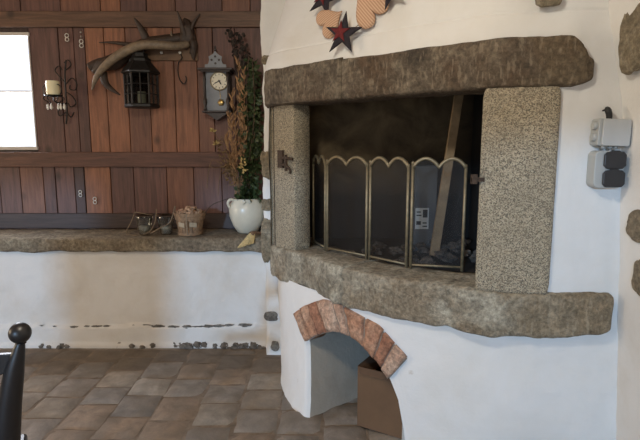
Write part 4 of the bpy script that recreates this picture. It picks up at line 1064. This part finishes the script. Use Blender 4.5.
# straw brush lying on the ledge corner
bc = at(249, 240, 3.62); br = thing('straw_brush', 'small straw hand brush lying over the ledge edge below the jug', 'brush', (bc.x, 3.66, LZ+0.005))
m = MB(); q = Vector((bc.x-0.045, 3.57, LZ+0.002)); 
for j in range(80):
    s_ = random.uniform(-1, 1); h_ = random.uniform(-0.010, 0.010)
    m.tube([Vector((bc.x+0.02, 3.655, LZ+0.030))+Vector((0.018*s_, 0.008*s_, h_*0.5)), Vector((bc.x-0.022, 3.598, LZ-0.045))+Vector((0.058*s_, -0.004*s_, h_*0.6+0.020*s_))], 0.0026, 4, smooth=False)
m.build('bristles', 'straw', br)
m = MB(); m.tube([(bc.x+0.012, 3.648, LZ+0.026), (bc.x+0.03, 3.675, LZ+0.032), (bc.x+0.07, 3.73, LZ+0.020)], [0.020, 0.016, 0.010], 10); m.build('handle', 'peg_wood', br, smooth=True)

# bushel basket
bk = Vector((at(190, 220, 3.80).x, 3.80, LZ+0.003)); bsk = thing('wood_basket', 'small round slatted wooden basket heaped with dried pods on the ledge', 'basket', bk)
m = MB(); n = 22; Hk = at(190, 212, 3.80).z-bk.z
for k in range(n):
    a0, a1 = 2*PI*(k+0.06)/n, 2*PI*(k+0.94)/n
    rb, rt = 0.083, 0.112
    m.prism([bk+Vector((rb*math.cos(a0), rb*math.sin(a0), 0)), bk+Vector((rb*math.cos(a1), rb*math.sin(a1), 0)), bk+Vector((rt*math.cos(a1), rt*math.sin(a1), Hk)), bk+Vector((rt*math.cos(a0), rt*math.sin(a0), Hk))], (-0.003*math.cos(a0), -0.003*math.sin(a0), 0))
m.lathe(bk, [(0.0, 0.004), (0.084, 0.004)], 22)
m.build('slats', 'basket_wood', bsk)
for (z_, r_) in ((Hk-0.012, 0.114), (Hk-0.040, 0.106), (0.012, 0.088)):
    m = MB(); m.lathe(bk+Vector((0, 0, z_)), [(r_-0.004, -0.012), (r_+0.003, -0.012), (r_+0.005, 0.012), (r_-0.002, 0.012), (r_-0.004, -0.012)], 28); m.build('hoop', 'basket_wood', bsk)
m = MB(); 
for a in (238, 272, 300): 
    a = math.radians(a); r0 = 0.098
    pass
for (sx, ang) in ((-0.045, 248), (0.05, 296)):
    a = math.radians(ang); c0 = bk+Vector((0.103*math.cos(a), 0.103*math.sin(a), Hk*0.45)); t_ = Vector((-math.sin(a), math.cos(a), 0))
    m = MB(); m.prism([c0-t_*0.026+Vector((0, 0, -0.005)), c0+t_*0.026+Vector((0, 0, -0.012)), c0+t_*0.026+Vector((0, 0, 0.02)), c0-t_*0.026+Vector((0, 0, 0.028))], Vector((math.cos(a), math.sin(a), 0))*0.002)
    m.build('fabric_patch', 'fabric_tag', bsk)
m = MB(); a = math.radians(272); m.tube([bk+Vector((0.118*math.cos(a), 0.118*math.sin(a), Hk)), bk+Vector((0.105*math.cos(a), 0.105*math.sin(a), Hk*0.5)), bk+Vector((0.092*math.cos(a), 0.092*math.sin(a), 0.01))], 0.004, 6); m.build('twine', 'rope', bsk)
m = MB(); m.tube([bk+Vector((0.112, 0, Hk-0.01)), at(212, 205, 3.80), at(224, 200, 3.80), at(231, 198, 3.79)], 0.0035, 6); m.build('wire', 'iron_rust', bsk); m = MB()
m.tube([bk+Vector((-0.112, 0, Hk-0.01)), bk+Vector((-0.13, -0.01, Hk-0.03)), bk+Vector((-0.122, -0.02, Hk-0.075)), bk+Vector((-0.10, -0.03, Hk-0.09))], 0.003, 6); m.build('wire_handle', 'iron_rust', bsk)
m = MB()
for j in range(70):
    a = random.uniform(0, 2*PI); r_ = 0.095*math.sqrt(random.random()); s_ = random.uniform(0.010, 0.019)
    m.blob(bk+Vector((r_*math.cos(a), r_*math.sin(a), Hk-0.012+0.034*(1-(r_/0.095)**2)+random.uniform(0, .012))), (s_, s_*0.8, s_*0.7), 0.6, 1.8, j, 8, 6)
o = m.build('dried_pods', 'potpourri', org=bk+Vector((0, 0, Hk-0.02))); o['kind'] = 'stuff'; tag(o, 'pinkish brown dried pods filling the small wooden basket', 'dried pods')

# two glass jar candle holders with handles
def jar(px, name_lab, mirror):
    c = Vector((at(px, 225, 3.78).x, 3.78, LZ+0.003)); j = thing('glass_jar', name_lab, 'jar', c)
    s_ = 1.0
    m = MB(); m.lathe(c, [(0.0, 0.004), (0.036, 0.0), (0.044, 0.010), (0.052, 0.07), (0.063, 0.125), (0.067, 0.150), (0.064, 0.150), (0.049, 0.07), (0.040, 0.016), (0.0, 0.012)], 28); m.build('jar_glass', 'glass_clear', j, smooth=True)
    m = MB(); m.lathe(c+Vector((0, 0, 0.146)), [(0.067, -0.004), (0.070, -0.002), (0.070, 0.004), (0.066, 0.005), (0.067, -0.004)], 28); m.build('rim', 'iron_rust', j, smooth=True)
    m = MB(); m.lathe(c+Vector((0, 0, 0.013)), [(0.036, 0.0), (0.041, 0.03), (0.042, 0.052), (0.0, 0.050)], 20); m.build('wax', 'porcelain', j, smooth=True)
    return j, c
j1, c1 = jar(144.5, 'left clear glass candle jar on the ledge, its rope handle fallen to the left', 0)
j2, c2 = jar(166, 'right clear glass candle jar on the ledge, next to the wooden basket', 1)
m = MB(); zz = LZ+0.006
A1 = at(135, 212, 3.72); m.tube([c1+Vector((-0.07, 0, 0.148)), A1, at(131, 222, 3.68), at(126, 232.5, 3.67), at(130, 234.5, 3.66), at(138, 236, 3.66)], 0.003, 6)
m.tube([A1, at(146, 214, 3.69), c1+Vector((0.069, -0.02, 0.146))], 0.003, 6); m.build('rope_handle', 'rope', j1)
m = MB(); m.tube([c2+Vector((-0.07, 0, 0.148)), at(156.5, 209, 3.71), at(155, 222, 3.69), at(150, 231, 3.68), at(143, 234.5, 3.66)], 0.003, 6)
m.tube([c2+Vector((0.07, 0, 0.148)), at(175, 206, 3.74)+Vector((0, 0, 0)), at(170, 222, 3.69), at(158, 229, 3.67), at(150, 233.5, 3.66)], 0.003, 6); m.build('rope_handle', 'rope', j2)

# ------------------------------------------------------------------ black chair at the lower left
kn = at(20, 333, 1.40)
CH = thing('wooden_chair', 'glossy black wooden chair with a ball finial at the lower left', 'chair', (kn.x-0.25, 1.25, 0))
def stile(top_, fx, fy):
    m = MB()
    m.tube([top_+Vector((0, 0, -0.028)), top_+Vector((-0.010, 0, -0.06)), top_+Vector((-0.030, 0.0, -0.13)), top_+Vector((-0.06, 0, -0.28)), top_+Vector((-0.075, 0, -0.45)), top_+Vector((-0.05, 0, -top_.z+0.45)), top_+Vector((0.0, 0, -top_.z))], [0.011, 0.018, 0.028, 0.036, 0.036, 0.028, 0.018], 14)
    s_ = m.build('back_post', 'chair_black', CH, smooth=True)
    m = MB(); r_ = 0.030; m.lathe(top_+Vector((0, 0, -0.030)), [(0.010, -0.004), (0.015, 0.0), (0.011, 0.004)]+[(r_*math.sin(a), 0.030-r_*math.cos(a)) for a in [0.35+(PI-0.35)*k/14 for k in range(15)]], 24); m.build('ball_finial', 'chair_black', s_, smooth=True)
stile(kn, 0, 0); k2 = kn+Vector((-0.34, -0.20, 0)); stile(k2, 0, 0)
for (dz, h_) in ((-0.085, 0.09), (-0.24, 0.045), (-0.36, 0.045)):
    P = []
    a, b = kn+Vector((-0.02, 0, dz)), k2+Vector((0.0, 0, dz-0.05)); sag = Vector((0.04, -0.07, 0))
    m = MB(); V = []; F = []; n = 14
    for i in range(n+1):
        t = i/n; c = a.lerp(b, t)+Vector((0.03, -0.06, 0))*math.sin(PI*t)*-0.6+Vector((-0.05, 0, 0))*(-dz)*1.0
        hz = h_*(0.55+0.45*math.sin(PI*t))
        for (o1, o2) in ((-0.008, -1), (0.008, -1), (0.008, 1), (-0.008, 1)): V.append(c+Vector((-0.4, 0.7, 0)).normalized()*o1*1.2+Vector((0, 0, hz*o2*0.5)))
    for i in range(n):
        for k in range(4): F.append((i*4+k, i*4+(k+1) % 4, (i+1)*4+(k+1) % 4, (i+1)*4+k))
    F += [(0, 1, 2, 3), (n*4+3, n*4+2, n*4+1, n*4)]
    m.add(V, F).build('back_rail', 'chair_black', CH, bevel=0.003)
s0 = kn+Vector((-0.06, 0, 0)); s1 = k2+Vector((-0.06, 0, 0)); dd = Vector((-0.20, 0.34, 0)).normalized()*-0.40*-1
fwd = Vector((-0.45, 0.75, 0)).normalized()*0.38
MB().prism([(s0.x+0.03, s0.y, 0.44), (s0.x+fwd.x+0.05, s0.y+fwd.y, 0.44), (s1.x+fwd.x-0.05, s1.y+fwd.y, 0.44), (s1.x-0.03, s1.y, 0.44)], (0, 0, 0.03)).build('seat', 'chair_black', CH, bevel=0.01)
for q in (s0, s1):
    m = MB(); b = Vector((q.x, q.y, 0))+fwd*0.92; m.tube([(b.x, b.y, 0.44), (b.x, b.y, 0.2), (b.x, b.y, 0.0)], [0.02, 0.022, 0.015], 12); m.build('leg', 'chair_black', CH, smooth=True)

# ------------------------------------------------------------------ light
w = bpy.data.worlds.new('World'); bpy.context.scene.world = w; w.use_nodes = True
bg = w.node_tree.nodes['Background']; bg.inputs[0].default_value = (0.92, 0.96, 1.0, 1); bg.inputs[1].default_value = 1.3
def area(name, loc, target, sx, sy, power, col):
    l = bpy.data.lights.new(name, 'AREA'); l.shape = 'RECTANGLE'; l.size = sx; l.size_y = sy; l.energy = power; l.color = col
    o = bpy.data.objects.new(name, l); C.objects.link(o); o.location = loc
    o.rotation_euler = (Vector(target)-Vector(loc)).to_track_quat('-Z', 'Y').to_euler(); return o
area('side_daylight', (XL-0.1, 1.4, 1.65), (0, 2.6, 1.7), 1.9, 1.2, 80, (1.0, 0.76, 0.48))
area('door_daylight', (-1.75, YF-0.16, 1.2), (-1.0, 4, 1.1), 3.0, 2.1, 6, (0.86, 0.93, 1.0))
area('window_daylight', (-2.7, YB+0.10, 1.93), (-2.2, 0, 1.2), 0.8, 0.8, 45, (0.92, 0.94, 1.0))
s = bpy.data.lights.new('sun', 'SUN'); s.energy = 1.4; s.angle = math.radians(2.4); s.color = (0.36, 0.64, 1.0)
so = bpy.data.objects.new('sun', s); C.objects.link(so)
so.rotation_euler = Vector((0.33, 0.94, -0.16)).to_track_quat('-Z', 'Y').to_euler()
pl = bpy.data.lights.new('ceiling_bulb', 'POINT'); pl.energy = 70; pl.color = (1.0, 0.95, 0.80); pl.shadow_soft_size = 0.12
po = bpy.data.objects.new('ceiling_bulb', pl); C.objects.link(po); po.location = (-0.4, 0.8, 2.5)

# ------------------------------------------------------------------ camera and view
cam = bpy.data.cameras.new('camera'); co = bpy.data.objects.new('camera', cam); C.objects.link(co)
cam.sensor_width = 36; cam.lens = 36*FPX/640; cam.clip_start = 0.05
co.location = (0, 0, CAM_H); co.rotation_euler = (PI/2-PITCH, 0, 0)
bpy.context.scene.camera = co
vs = bpy.context.scene.view_settings
vs.view_transform = 'Standard'; vs.look = 'None'; vs.gamma = 1; vs.use_curve_mapping = False; vs.exposure = 0.0
